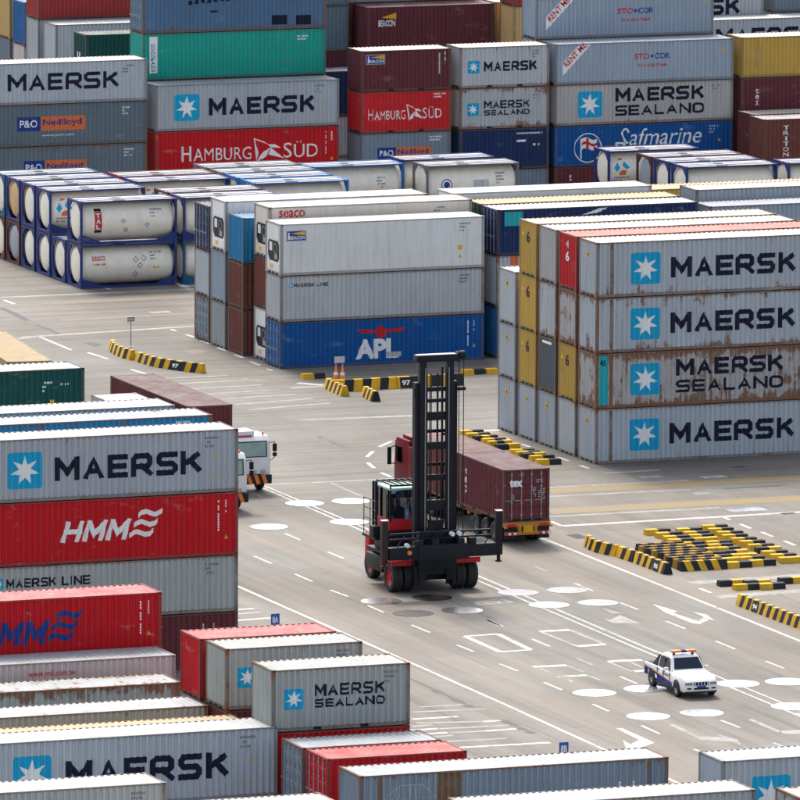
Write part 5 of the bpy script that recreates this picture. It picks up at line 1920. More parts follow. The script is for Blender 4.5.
sign_post(130.8, 347.5, 1.75, 'small grey name plate on a thin pole behind the curved barrier', (0.45, 0.26))
for (u, v), tx, lb in (((275, 613.5), '8A', 'blue slot sign with white 8A behind the short bright red container'), ((563.5, 742), '8B', 'blue slot sign with white 8B behind the long patched container')):
    h = 2.4
    p = G(u, v, h)
    sign_post(u, v, h, lb, (0.42, 0.56), True, tx, z=h)


def cone(u, v, label):
    p = G(u, v)
    t = thing('traffic_cone', label, 'traffic cone', (p.x, p.y, 0), 0, 'warning cones by the barrier')
    b = MB()
    b.lathe([(0.0, 0.26), (0.05, 0.26), (0.05, 0.21), (0.44, 0.13), (0.66, 0.085), (1.0, 0.03), (1.01, 0.0)], 14, 'Z')
    obj('cone_body', b.mesh('cone_body', 'light_orange', True), t)
    b = MB()
    b.lathe([(0.46, 0.133), (0.62, 0.10)], 14, 'Z')
    obj('white_band', b.mesh('white_band', 'p_white', True), t)
    return t


cone(336, 383, 'orange warning cone under the small blue panel by the barrier')
cone(342.5, 383.2, 'orange warning cone under the small blue panel by the barrier')
p = G(339.2, 381.5)
t = thing('warning_panel', 'small pale blue panel on a frame above the two orange cones', 'sign', (p.x, p.y, 0))
b = MB()
b.tube((-0.2, 0, 0), (-0.2, 0, 1.3), 0.025, n=6)
b.tube((0.2, 0, 0), (0.2, 0, 1.3), 0.025, n=6)
obj('frame', b.mesh('frame', 'grey_steel'), t)
b = MB()
b.box(-0.3, -0.05, 1.05, 0.3, -0.03, 1.4)
obj('panel', b.mesh('panel', 'p_pale'), t)

# ------------------------------------------------------------------ vehicles
def wheel_meshes(r, w, rim_mat, key):
    """axle along X, centred on the origin"""
    def tyre():
        b = MB()
        b.lathe([(-w / 2 * 0.75, r * 0.56), (-w / 2, r * 0.66), (-w / 2, r * 0.90), (-w / 2 * 0.82, r * 0.985), (-w * 0.12, r), (-w * 0.1, r * 0.975), (w * 0.1, r * 0.975), (w * 0.12, r), (w / 2 * 0.82, r * 0.985), (w / 2, r * 0.90), (w / 2, r * 0.66), (w / 2 * 0.75, r * 0.56)], 28, 'X')
        return b.mesh('tyre', 'black_rubber', True)

    def rim():
        b = MB()
        for s in (-1, 1):
            b.lathe([(s * w * 0.40, r * 0.57), (s * w * 0.30, r * 0.50), (s * w * 0.20, r * 0.34), (s * w * 0.26, r * 0.16), (s * w * 0.36, r * 0.13), (s * w * 0.36, 0.001)], 20, 'X')
        return b.mesh('rim', rim_mat, True)
    return cached(('tyre', key), tyre), cached(('rim', key), rim)


def wheel(parent, loc, r, w, rim_mat, key):
    ty, ri = wheel_meshes(r, w, rim_mat, key)
    o = obj('wheel', None, parent, loc)
    obj('tyre', ty, o)
    obj('rim', ri, o)
    return o


def part(parent, name, b, mats, loc=(0, 0, 0), bev=0.0, smooth=False):
    me = b.mesh(name, mats, smooth)
    if bev:
        bevel(me, bev)
    return obj(name, me, parent, loc)


def bx(parent, name, mat, *c, bev=0.0):
    b = MB()
    b.box(*c)
    return part(parent, name, b, mat, bev=bev)


# --- people: one skinned body, clothes as children
def skin_mesh(name, verts, edges, radii, mat, sub=2):
    me = bpy.data.meshes.new(name)
    me.from_pydata(verts, edges, [])
    me.materials.append(M[mat])
    o = bpy.data.objects.new(name, me)
    COL.objects.link(o)
    md = o.modifiers.new('skin', 'SKIN')
    md.use_smooth_shade = True
    for i, r in enumerate(radii):
        me.skin_vertices[0].data[i].radius = (r, r) if not isinstance(r, tuple) else r
    me.skin_vertices[0].data[0].use_root = True
    s = o.modifiers.new('sub', 'SUBSURF')
    s.levels = s.render_levels = sub
    return o


def seated_person(label, loc, rz, shirt):
    """driver sitting, hands on the wheel; seat height at z = 0"""
    V = [(0, 0, 0.08), (0, -0.02, 0.28), (0, 0.0, 0.46), (0, -0.02, 0.58), (0, -0.05, 0.66), (0, -0.06, 0.77),
         (-0.19, 0.0, 0.50), (-0.25, -0.12, 0.28), (-0.16, -0.36, 0.30), (-0.13, -0.44, 0.33), (0.19, 0.0, 0.50), (0.25, -0.12, 0.28), (0.16, -0.36, 0.30), (0.13, -0.44, 0.33),
         (-0.10, -0.05, 0.08), (-0.13, -0.46, 0.10), (-0.13, -0.50, -0.36), (-0.13, -0.62, -0.40), (0.10, -0.05, 0.08), (0.13, -0.46, 0.10), (0.13, -0.50, -0.36), (0.13, -0.62, -0.40)]
    E = [(0, 1), (1, 2), (2, 3), (3, 4), (4, 5), (2, 6), (6, 7), (7, 8), (8, 9), (2, 10), (10, 11), (11, 12), (12, 13), (0, 14), (14, 15), (15, 16), (16, 17), (0, 18), (18, 19), (19, 20), (20, 21)]
    R = [0.14, 0.14, 0.15, 0.055, 0.085, 0.10, 0.065, 0.045, 0.035, 0.04, 0.065, 0.045, 0.035, 0.04, 0.09, 0.065, 0.045, 0.04, 0.09, 0.065, 0.045, 0.04]
    o = skin_mesh('person', V, E, R, 'skin')
    o.location = loc
    o.rotation_euler = (0, 0, rz)
    tag(o, label, 'person')
    j = skin_mesh('jacket', [V[i] for i in (0, 1, 2, 6, 7, 8, 10, 11, 12)], [(0, 1), (1, 2), (2, 3), (3, 4), (4, 5), (2, 6), (6, 7), (7, 8)], [0.16, 0.165, 0.165, 0.085, 0.065, 0.05, 0.085, 0.065, 0.05], shirt)
    j.parent = o
    q = skin_mesh('trousers', [V[i] for i in (0, 14, 15, 16, 18, 19, 20)], [(0, 1), (1, 2), (2, 3), (0, 4), (4, 5), (5, 6)], [0.15, 0.105, 0.08, 0.06, 0.105, 0.08, 0.06], 'cloth_dark')
    q.parent = o
    b = MB()
    b.lathe([(0.0, 0.112), (0.05, 0.108), (0.09, 0.08), (0.112, 0.001)], 14, 'Z')
    h = obj('hair', b.mesh('hair', 'hair_black', True), o, (0, -0.035, 0.78))
    return o


plain('dark_brown', (0.035, 0.022, 0.018), 0.6, 0, 0.3, 0.2)
# --- lift truck with a side spreader
HX, HY = 167.13, 434.3
ht = thing('container_lift_truck', 'dark red-wheeled container lift truck with tall mast and empty side spreader', 'lift truck', (HX, HY, 0))
for x in (-1.93, -1.32, 1.32, 1.93):
    wheel(ht, (x, 0, 0.72), 0.72, 0.52, 'machine_red', 'lift_front')
for x in (-1.35, 1.35):
    wheel(ht, (x, 4.3, 0.66), 0.66, 0.46, 'machine_red', 'lift_rear')
bx(ht, 'chassis', 'dark_steel', -1.0, -0.35, 0.55, 1.0, 5.3, 1.5, bev=0.05)
bx(ht, 'front_axle', 'dark_steel', -1.6, -0.25, 0.5, 1.6, 0.25, 0.95, bev=0.04)
bx(ht, 'rear_axle', 'dark_steel', -1.2, 4.1, 0.5, 1.2, 4.5, 0.85, bev=0.04)
bx(ht, 'engine_hood', 'machine_red', -0.85, 2.9, 1.5, 0.95, 5.2, 2.35, bev=0.12)
bx(ht, 'counterweight', 'machine_red', -1.2, 5.3, 0.6, 1.2, 5.95, 2.1, bev=0.14)
for s in (-1, 1):
    b = MB()
    x0, x1 = (-2.28, -0.98) if s < 0 else (0.98, 2.28)
    b.box(x0, -0.62, 1.50, x1, 0.75, 1.58)
    b.hexa([(x0, 0.75, 1.0), (x1, 0.75, 1.0), (x1, 0.83, 1.0), (x0, 0.83, 1.0), (x0, 0.72, 1.5), (x1, 0.72, 1.5), (x1, 0.80, 1.58), (x0, 0.80, 1.58)])
    b.box(x0, -0.66, 1.32, x1, -0.6, 1.58)
    part(ht, 'fender', b, 'machine_red')
    b = MB()
    b.box(s * 1.62 - 0.1, -0.55, 1.58, s * 1.62 + 0.1, -0.35, 1.78)
    part(ht, 'fender_lamp', b, 'dark_steel', bev=0.03)
bx(ht, 'side_step', 'dark_steel', -2.15, 1.0, 0.75, -1.05, 3.2, 1.5, bev=0.06)
bx(ht, 'fuel_tank', 'dark_steel', 1.05, 0.95, 0.7, 1.75, 3.2, 1.6, bev=0.08)
bx(ht, 'deck', 'dark_steel', -1.95, 0.75, 1.58, 1.5, 3.6, 1.72)
bx(ht, 'cab_riser', 'dark_steel', -1.75, 1.2, 1.72, 0.1, 3.1, 2.75, bev=0.05)
# mast
MY = -1.05
for s in (-1, 1):
    b = MB()
    b.box(s * 0.98 - 0.10, MY + 0.05, 0.35, s * 0.98 + 0.10, MY + 0.42, 10.2)
    b.box(s * 0.80 - 0.12, MY + 0.30, 0.35, s * 0.80 + 0.12, MY + 0.44, 10.2)
    part(ht, 'outer_mast', b, 'dark_steel')
    b = MB()
    b.box(s * 0.70 - 0.17, MY - 0.05, 0.6, s * 0.70 + 0.17, MY + 0.28, 11.2)
    part(ht, 'inner_mast', b, 'dark_steel', bev=0.02)
    b = MB()
    b.tube((s * 0.42, MY + 0.35, 0.8), (s * 0.42, MY + 0.35, 6.2), 0.085, n=12)
    b.tube((s * 0.42, MY + 0.35, 6.2), (s * 0.42, MY + 0.35, 10.9), 0.055, n=12, mi=1)
    part(ht, 'lift_cylinder', b, ['dark_steel', 'dark_steel'], smooth=True)
    b = MB()
    b.tube((s * 0.75, 0.9, 1.6), (s * 0.85, MY + 0.45, 3.1), 0.10, n=10)
    part(ht, 'tilt_cylinder', b, 'dark_steel', smooth=True)
    b = MB()
    for k in range(8):
        b.tube((s * 0.60, MY - 0.08, 2.6), (s * 0.60, MY - 0.08, 10.9), 0.025, n=6)
        break
    part(ht, 'lift_chain', b, 'grey_steel')
for z, h, w in ((9.75, 0.22, 1.1), (9.22, 0.18, 1.1), (8.35, 0.42, 1.1), (6.95, 0.36, 1.1), (5.45, 0.28, 1.1), (4.0, 0.5, 1.1), (0.9, 0.6, 1.3)):
    bx(ht, 'cross_bar', 'dark_steel', -w / 2, MY + 0.02, z, w / 2, MY + 0.22, z + h, bev=0.015)
for x, y, r in ((-0.30, MY + 0.10, 0.03), (-0.22, MY + 0.12, 0.022), (0.16, MY + 0.30, 0.05), (0.30, MY + 0.10, 0.025), (0.50, MY - 0.02, 0.03), (-0.50, MY - 0.02, 0.03)):
    b = MB()
    b.tube((x, y, 1.2), (x, y, 10.6), r, n=6)
    part(ht, 'mast_hose', b, 'black_rubber')
for z in (1.9, 2.9, 6.1, 7.7):
    bx(ht, 'rear_brace', 'dark_steel', -0.9, MY + 0.43, z, 0.9, MY + 0.5, z + 0.16)
bx(ht, 'top_beam', 'dark_steel', -1.05, MY - 0.12, 11.2, 1.05, MY + 0.40, 11.52, bev=0.03)
bx(ht, 'top_plate', 'grey_steel', -1.0, MY - 0.10, 11.522, 1.0, MY + 0.38, 11.54)
b = MB()
b.tube((1.15, MY + 0.05, 11.45), (1.42, MY + 0.05, 11.45), 0.22, n=16)
b.box(1.04, MY - 0.1, 11.15, 1.16, MY + 0.3, 11.6)
part(ht, 'hose_pulley', b, 'dark_steel', smooth=True)
for x in (1.12, 1.36):
    b = MB()
    b.tube((x, MY - 0.05, 2.7), (x, MY - 0.05, 11.3), 0.022, n=6)
    part(ht, 'hose', b, 'black_rubber')
b = MB()
b.box(1.0, MY, 9.75, 1.5, MY + 0.1, 9.9)
b.box(-1.14, MY, 9.5, -0.98, MY + 0.1, 9.95)
part(ht, 'hose_bracket', b, 'dark_steel')
b = MB()
for i in range(6):
    b.tube((-0.28 + 0.11 * i, MY - 0.1, 2.8), (-0.45 + 0.2 * i, MY + 0.30, 4.0 - 0.12 * (i % 3)), 0.022, n=6)
b.box(-0.35, MY - 0.1, 2.75, 0.35, MY + 0.25, 3.55, 0)
part(ht, 'valve_block', b, 'dark_steel')
# carriage and spreader
bx(ht, 'carriage', 'dark_steel', -0.95, MY - 0.32, 1.2, 0.95, MY - 0.12, 3.0, bev=0.03)
SX, SY = -0.20, MY - 0.85
sp = bx(ht, 'spreader_beam', 'dark_steel', SX - 2.75, SY - 0.25, 1.85, SX + 2.75, SY + 0.25, 2.45, bev=0.03)
bx(ht, 'spreader_sleeve', 'dark_steel', SX - 1.3, SY - 0.32, 1.78, SX + 1.3, SY + 0.34, 2.52, bev=0.03)
bx(ht, 'spreader_hanger', 'dark_steel', SX - 1.1, SY + 0.2, 2.52, SX + 1.0, SY + 0.5, 3.1, bev=0.03)
for z in (2.75, 3.02):
    bx(ht, 'guide_rail', 'dark_steel', SX - 2.6, SY + 0.05, z, SX + 2.55, SY + 0.15, z + 0.09)
for k in range(7):
    b = MB()
    x = SX - 2.3 + 0.75 * k
    b.tube((x, SY - 0.05, 2.45), (x + 0.5, SY + 0.10, 3.0), 0.03, n=6)
    part(ht, 'spreader_strut', b, 'dark_steel')
for k in range(4):
    b = MB()
    b.tube((SX - 1.0 + 0.12 * k, SY + 0.3, 2.6), (SX - 0.2 + 0.1 * k, MY - 0.1, 3.6), 0.025, n=6)
    part(ht, 'spreader_hose', b, 'black_rubber')
for x in (-1.2, -0.4, 0.9, 1.5):
    bx(ht, 'spreader_box', 'dark_steel', SX + x - 0.18, SY - 0.30, 2.46, SX + x + 0.18, SY + 0.1, 2.78, bev=0.03)
bx(ht, 'spreader_plate', 'grey_steel', SX + 1.55, SY - 0.27, 2.5, SX + 2.1, SY - 0.258, 2.72)
for s in (-1, 1):
    b = MB()
    x = SX + s * 2.93
    b.box(x - 0.15, SY - 0.16, 1.85, x + 0.15, SY + 0.16, 3.95 if s > 0 else 3.75)
    b.tube((x, SY, 1.55), (x, SY, 1.86), 0.09, n=10)
    b.tube((x, SY, 1.50), (x, SY, 1.58), 0.16, n=10)
    e = part(ht, 'end_clamp', b, 'dark_steel' if s > 0 else 'dark_brown', bev=0.02)
    b = MB()
    b.box(x - 0.16, SY - 0.17, (3.95 if s > 0 else 3.75) + 0.001, x + 0.16, SY + 0.17, (4.0 if s > 0 else 3.8))
    part(e, 'cap', b, 'bare_steel')
for x, m2 in ((-2.05, 'cab_white'), (-1.95, 'light_orange'), (0.25, 'cab_white'), (0.62, 'cab_white')):
    b = MB()
    zz = 3.0 if x > 0 else (2.55 if m2 == 'cab_white' else 2.2)
    b.tube((x, SY - 0.34, zz), (x, SY - 0.1, zz), 0.11, n=12)
    part(ht, 'work_lamp', b, m2, smooth=True)
for o in ht.children:
    if o.name.split('.')[0] in ('outer_mast', 'inner_mast', 'lift_cylinder', 'tilt_cylinder', 'lift_chain', 'cross_bar', 'mast_hose', 'rear_brace', 'top_beam', 'top_plate', 'hose_pulley', 'hose', 'hose_bracket', 'valve_block', 'carriage'):
        o.location.x -= 0.16
# cab
CX0, CX1, CY0, CY1, CZ0, CZ1 = -1.70, 0.05, 1.15, 2.95, 2.75, 4.85
cab = bx(ht, 'cab_base', 'machine_red', CX0, CY0, CZ0, CX1, CY1, CZ0 + 0.55, bev=0.05)
b = MB()
for x, y in ((CX0 + 0.04, CY0 + 0.04), (CX1 - 0.04, CY0 + 0.04), (CX0 + 0.04, CY1 - 0.04), (CX1 - 0.04, CY1 - 0.04)):
    b.bar((x, y, CZ0 + 0.42), (x, y, CZ1 - 0.12), 0.08, 0.08)
part(ht, 'cab_pillars', b, 'dark_steel')
for nm, c in (('windscreen', (CX0 + 0.08, CY0 + 0.03, CZ0 + 0.55, CX1 - 0.08, CY0 + 0.045, CZ1 - 0.14)), ('side_window', (CX0 + 0.03, CY0 + 0.08, CZ0 + 0.55, CX0 + 0.045, CY1 - 0.08, CZ1 - 0.14)), ('side_window', (CX1 - 0.045, CY0 + 0.08, CZ0 + 0.55, CX1 - 0.03, CY1 - 0.08, CZ1 - 0.14)), ('rear_window', (CX0 + 0.08, CY1 - 0.045, CZ0 + 0.55, CX1 - 0.08, CY1 - 0.03, CZ1 - 0.14))):
    bx(ht, nm, 'glass_blue', *c)
rf = bx(ht, 'cab_roof', 'green_canopy', CX0 - 0.03, CY0 - 0.08, CZ1 - 0.13, CX1 + 0.03, CY1 + 0.03, CZ1 - 0.02, bev=0.03)
for i in range(6):
    x = CX0 + 0.1 + (CX1 - CX0 - 0.2) * i / 5
    b = MB()
    b.bar((x, CY0 - 0.08, CZ1 + 0.12), (x, CY1, CZ1 + 0.12), 0.05, 0.06)
    part(rf, 'roof_guard_bar', b, 'dark_steel')
b = MB()
b.bar((CX0 - 0.03, CY0 - 0.08, CZ1 + 0.10), (CX1 + 0.03, CY0 - 0.08, CZ1 + 0.10), 0.07, 0.08)
b.bar((CX0 - 0.03, CY1, CZ1 + 0.10), (CX1 + 0.03, CY1, CZ1 + 0.10), 0.07, 0.08)
for x in (CX0, CX1):
    for y in (CY0 - 0.08, CY1):
        b.bar((x, y, CZ1 - 0.05), (x, y, CZ1 + 0.16), 0.06, 0.06)
part(rf, 'roof_guard_frame', b, 'dark_steel')
bx(ht, 'seat', 'cloth_dark', -1.1, 2.15, 3.17, -0.55, 2.75, 3.62, bev=0.06)
bx(ht, 'seat_back', 'cloth_dark', -1.08, 2.66, 3.6, -0.57, 2.8, 4.3, bev=0.05)
for x, y, r, z1 in ((-2.0, 2.2, 0.07, 5.05), (-1.88, 2.9, 0.06, 4.95)):
    b = MB()
    b.tube((x, y, 2.5), (x, y, z1), r, n=12)
    part(ht, 'exhaust_pipe', b, 'dark_steel', smooth=True)
b = MB()
for z in (3.2, 3.7, 4.15):
    b.tube((-2.25, 1.5, z), (-2.25, 3.2, z), 0.022, n=6)
for y in (1.5, 2.35, 3.2):
    b.tube((-2.25, y, 2.4), (-2.25, y, 4.15), 0.022, n=6)
part(ht, 'hand_rail', b, 'dark_steel')
bx(ht, 'access_platform', 'dark_steel', -2.35, 1.4, 2.3, -1.7, 3.2, 2.42)
bx(ht, 'battery_box', 'dark_steel', -2.4, 1.5, 2.42, -2.05, 2.1, 2.95, bev=0.03)
seated_person('driver in a red top sitting inside the cab of the container lift truck', (HX - 0.82, HY + 2.42, 3.58), 0, 'cloth_red')


# --- trailers
def trailer(parent, L, w, zb, colm, y0, axles, key):
    """skeleton trailer along +Y from y0"""
    b = MB()
    for s in (-1, 1):
        b.box(s * 0.48 - 0.07, y0 + 0.1, zb - 0.42, s * 0.48 + 0.07, y0 + L - 0.1, zb - 0.13)
    part(parent, 'chassis_beam', b, colm)
    for yy in (0.0, L * 0.5 - 0.12, L * 0.5 + 0.12, L - 0.22):
        bx(parent, 'bolster', colm, -w / 2, y0 + yy, zb - 0.15, w / 2, y0 + yy + 0.22, zb - 0.005)
    for ay in axles:
        b = MB()
        b.tube((-1.0, y0 + ay, 0.5), (1.0, y0 + ay, 0.5), 0.08, n=10)
        part(parent, 'axle', b, 'dark_steel')
        for x in (-1.05, -0.72, 0.72, 1.05):
            wheel(parent, (x, y0 + ay, 0.50), 0.50, 0.28, 'rim_dark', key)
    for s in (-1, 1):
        for k in range(6):
            bx(parent, 'twist_lock', 'chassis_orange', s * (w / 2 - 0.1) - 0.06, y0 + 0.2 + k * (L - 0.5) / 5, zb - 0.30, s * (w / 2 - 0.1) + 0.06, y0 + 0.36 + k * (L - 0.5) / 5, zb - 0.151)


# --- maroon load and red tractor
TX, TY, ZB = 176.6, 445.8, 1.17
tr = thing('container_trailer', 'orange-brown skeleton trailer carrying the two maroon containers', 'trailer', (TX, TY, 0))
trailer(tr, 12.4, 2.42, ZB, 'chassis_brown', -0.1, (1.5, 2.75, 4.0), 'trailer')
bx(tr, 'rear_bumper', 'chassis_orange', -1.2, -0.22, 0.50, 1.2, -0.12, 0.66, bev=0.015)
bx(tr, 'rear_crossbeam', 'chassis_orange', -1.2, -0.2, 0.92, 1.2, -0.05, 1.12, bev=0.015)
for x in (-0.42, 0.42):
    bx(tr, 'bumper_bracket', 'chassis_orange', x - 0.09, -0.21, 0.55, x + 0.09, -0.08, 1.0, bev=0.02)
bx(tr, 'number_board', 'kerb_yellow', -0.26, -0.235, 0.62, 0.26, -0.222, 1.0)
for s in (-1, 1):
    bx(tr, 'tail_lamp', 'p_red', s * 0.85 - 0.2, -0.235, 0.94, s * 0.85 + 0.2, -0.205, 1.06)
    for k in range(4):
        bx(tr, 'reflector', 'p_white' if k % 2 else 'p_red', s * 0.9 - 0.28 + 0.14 * k, -0.235, 0.52, s * 0.9 - 0.14 + 0.14 * k, -0.222, 0.64)
    bx(tr, 'mud_guard', 'black_rubber', s * 0.9 - 0.3, -0.04, 0.28, s * 0.9 + 0.3, -0.02, 0.90)
    bx(tr, 'side_marker', 'light_orange', s * 1.2 - 0.03, -0.2, 0.86, s * 1.2 + 0.12, -0.1, 0.96)
TEXB = vmarks(5.2, 2.2, 1.5, 'p_white', 133)
c1 = container(TX + 1.219, TY, ZB, 20, STD, 'maroon', 'maroon container with white name on its doors, at the rear of the trailer', end='door', wear=0.12, rz=math.pi / 2, backdecals=vertical_text('tex', 5.15 - 4.4, 2.05, 0.26, 1.35, 'p_white'))
container(TX + 1.219, TY + 6.12, ZB, 20, STD, 'oxide', 'reddish brown container at the front of the trailer, next to the red cab', end='corr', wear=0.12, rz=math.pi / 2)
b = MB()
for pts, l in font_polys('tex', 0, 0, 0.68, 0.40, 0.06):
    b.poly([(-0.052, 2.14 - p[0], 1.72 + p[1]) for p in pts])
obj('lettering', b.mesh('lettering', 'p_white'), c1)
b = MB()
rr = random.Random(3)
for y0, z0, w, n in ((0.70, 2.0, 0.30, 2), (0.58, 1.55, 0.34, 6), (1.0, 1.6, 0.22, 5)):
    for k in range(n):
        yy = y0
        while yy > y0 - w:
            if rr.random() < 0.8:
                b.box(-0.008, yy - 0.05, z0 - k * 0.10, -0.005, yy, z0 - k * 0.10 + 0.05)
            yy -= 0.07
obj('marking', b.mesh('marking', 'p_pale'), c1)
b = MB()
b.box(-0.008, 1.86, 1.02, -0.004, 2.08, 1.34)
obj('marking', b.mesh('marking', 'p_grey'), c1)


def tractor_cab(parent, y0, dirn, w, z0, z1, depth, body, glass='glass_dark', bumper=None):
    """cab block; dirn is -1 when the windscreen looks towards -Y"""
    f, r = (y0, y0 + depth) if dirn < 0 else (y0 + depth, y0)
    s = dirn
    zm = z0 + (z1 - z0) * 0.46
    # profile in (y, z), extruded in x
    prof = [(r, z0), (r, z1), (f - s * 0.38, z1), (f - s * 0.10, z1 - 0.28), (f, zm), (f, z0)]
    b = MB()
    n = len(prof)
    L = [(-w / 2, p[0], p[1]) for p in prof]
    Rr = [(w / 2, p[0], p[1]) for p in prof]
    b.poly(L if s > 0 else L[::-1])
    b.poly(Rr[::-1] if s > 0 else Rr)
    for i in range(n):
        j = (i + 1) % n
        q = [L[i], L[j], Rr[j], Rr[i]]
        b.poly(q[::-1] if s > 0 else q)
    me = b.mesh('cab_shell', body)
    bm = bmesh.new()
    bm.from_mesh(me)
    bmesh.ops.remove_doubles(bm, verts=bm.verts, dist=1e-5)
    bmesh.ops.recalc_face_normals(bm, faces=bm.faces)
    bm.to_mesh(me)
    bm.free()
    bevel(me, 0.07, 3)
    shell = obj('cab_shell', me, parent)
    return shell, f, r, zm


# red tractor, driving away
rt = thing('road_tractor', 'red road tractor with high cab pulling the maroon load', 'truck', (TX - 0.05, TY, 0))
sh, f, r, zm = tractor_cab(rt, 13.0, 1, 2.42, 0.85, 3.42, 2.15, 'cab_red')
bx(rt, 'rear_wall_panel', 'cab_red', -1.05, 12.95, 1.0, 1.05, 13.01, 3.2, bev=0.02)
for s in (-1, 1):
    bx(rt, 'side_window', 'glass_dark', s * 1.214 - 0.012, 13.95, 2.15, s * 1.214 + 0.012, 14.85, 2.95)
    bx(rt, 'mirror', 'dark_steel', s * 1.5 - 0.10, 15.0, 1.95, s * 1.5 + 0.10, 15.12, 2.85, bev=0.03)
    b = MB()
    b.tube((s * 1.2, 15.0, 2.9), (s * 1.5, 15.06, 2.8), 0.03, n=6)
    b.tube((s * 1.2, 15.0, 2.0), (s * 1.5, 15.06, 2.0), 0.03, n=6)
    part(rt, 'mirror_arm', b, 'dark_steel')
    bx(rt, 'fairing', 'cab_red', s * 1.22 - 0.04, 12.35, 0.7, s * 1.22 + 0.04, 13.0, 3.15, bev=0.03)
    bx(rt, 'side_skirt', 'cab_red', s * 1.1 - 0.12, 11.0, 0.4, s * 1.1 + 0.12, 12.9, 0.95, bev=0.04)
bx(rt, 'windscreen', 'glass_dark', -1.08, 15.09, 2.15, 1.08, 15.12, 3.05)
bx(rt, 'roof_deflector', 'cab_red', -1.1, 13.05, 3.40, 1.1, 14.3, 3.62, bev=0.1)
for x in (-0.8, 0.75):
    b = MB()
    b.tube((x, 13.1, 3.4), (x, 13.1, 3.75), 0.10, n=10)
    part(rt, 'air_stack', b, 'dark_steel')
bx(rt, 'frame', 'dark_steel', -0.5, 9.2, 0.55, 0.5, 14.8, 0.84)
for x in (-1.06, 1.06):
    wheel(rt, (x, 14.1, 0.50), 0.50, 0.30, 'rim_dark', 'tractor')
for y in (10.0, 11.3):
    for x in (-1.05, -0.72, 0.72, 1.05):
        wheel(rt, (x, y, 0.50), 0.50, 0.28, 'rim_dark', 'trailer')


# --- white yard tractors with loads
def yard_truck(xc, yf, label, lab_tr, box_args):
    t = thing('yard_tractor', label, 'truck', (xc, yf, 0))
    w = 2.40
    sh, f, r, zm = tractor_cab(t, 0.0, -1, w, 0.95, 2.92, 1.9, 'cab_white')
    # big greenish windscreen in a dark frame
    a = Vector((0, 0.015, 1.86))
    c = Vector((0, 0.10, 2.66))
    b = MB()
    e = 0.012
    b.hexa([(-1.02, -e + 0.0, 1.84), (1.02, -e + 0.0, 1.84), (1.02, 0.02, 1.84), (-1.02, 0.02, 1.84), (-1.02, 0.075 - e, 2.66), (1.02, 0.075 - e, 2.66), (1.02, 0.10, 2.66), (-1.02, 0.10, 2.66)])
    part(t, 'windscreen_frame', b, 'dark_steel')
    b = MB()
    b.poly([(-0.96, -e - 0.008, 1.89), (0.96, -e - 0.008, 1.89), (0.96, 0.068 - e - 0.006, 2.61), (-0.96, 0.068 - e - 0.006, 2.61)])
    part(t, 'windscreen', b, 'screen_green')
    for s in (-1, 1):
        bx(t, 'side_window', 'glass_dark', s * (w / 2) - 0.014, 0.35, 1.85, s * (w / 2) + 0.014, 1.45, 2.55)
        bx(t, 'mirror', 'dark_steel', s * 1.42 - 0.11, -0.08, 2.12, s * 1.42 + 0.11, 0.02, 2.52, bev=0.03)
        bx(t, 'mirror', 'dark_steel', s * 1.42 - 0.11, -0.08, 1.86, s * 1.42 + 0.11, 0.02, 2.06, bev=0.03)
        b = MB()
        b.tube((s * 1.18, 0.15, 2.55), (s * 1.42, -0.03, 2.6), 0.02, n=6)
        b.tube((s * 1.42, -0.03, 1.8), (s * 1.42, -0.03, 2.6), 0.02, n=6)
        b.tube((s * 1.18, 0.1, 1.6), (s * 1.42, -0.03, 1.82), 0.02, n=6)
        part(t, 'mirror_arm', b, 'dark_steel')
        bx(t, 'headlamp', 'bare_steel', s * 0.78 - 0.13, -0.045, 1.02, s * 0.78 + 0.13, 0.0, 1.2, bev=0.02)
        b = MB()
        b.tube((s * 0.35, -0.05, 1.1), (s * 0.35, 0.0, 1.1), 0.09, n=12)
        part(t, 'fog_lamp', b, 'bare_steel')
    bx(t, 'door', 'cab_white', w / 2 - 0.004, 0.3, 1.0, w / 2 + 0.010, 1.55, 1.82)
    # striped bumper
    n = 12
    b = MB()
    for i in range(n):
        x0, x1 = -1.22 + 2.44 * i / n, -1.22 + 2.44 * (i + 1) / n
        k = 0.16
        b.hexa([(x0, -0.16, 0.48), (x1, -0.16, 0.48), (x1, 0.05, 0.48), (x0, 0.05, 0.48), (x0 - (k if i else 0), -0.16, 0.93), (x1 - (k if i < n - 1 else 0), -0.16, 0.93), (x1 - (k if i < n - 1 else 0), 0.05, 0.93), (x0 - (k if i else 0), 0.05, 0.93)], i % 2)
    part(t, 'striped_bumper', b, ['light_orange', 'kerb_black'])
    bx(t, 'air_conditioner', 'cab_white', -0.85, 0.35, 2.92, 0.45, 1.55, 3.16, bev=0.05)
    b = MB()
    b.tube((0.95, 0.5, 2.9), (0.95, 0.5, 3.06), 0.06, n=10)
    part(t, 'beacon', b, 'light_orange', smooth=True)
    bx(t, 'roof_lamp_bar', 'p_red', -0.7, 0.28, 2.86, 0.3, 0.33, 2.93)
    bx(t, 'frame', 'dark_steel', -0.45, 0.1, 0.55, 0.45, 5.2, 0.9)
    bx(t, 'fifth_wheel', 'dark_steel', -0.5, 3.4, 0.9, 0.5, 4.4, 1.03)
    for x in (-1.0, 1.0):
        wheel(t, (x, 1.15, 0.50), 0.50, 0.30, 'cab_white', 'yard')
    for x in (-1.05, -0.72, 0.72, 1.05):
        wheel(t, (x, 3.9, 0.50), 0.50, 0.28, 'cab_white', 'yard2')
    return t


plain('screen_green', (0.30, 0.42, 0.37), 0.08, 0, 0.6, 0.8)


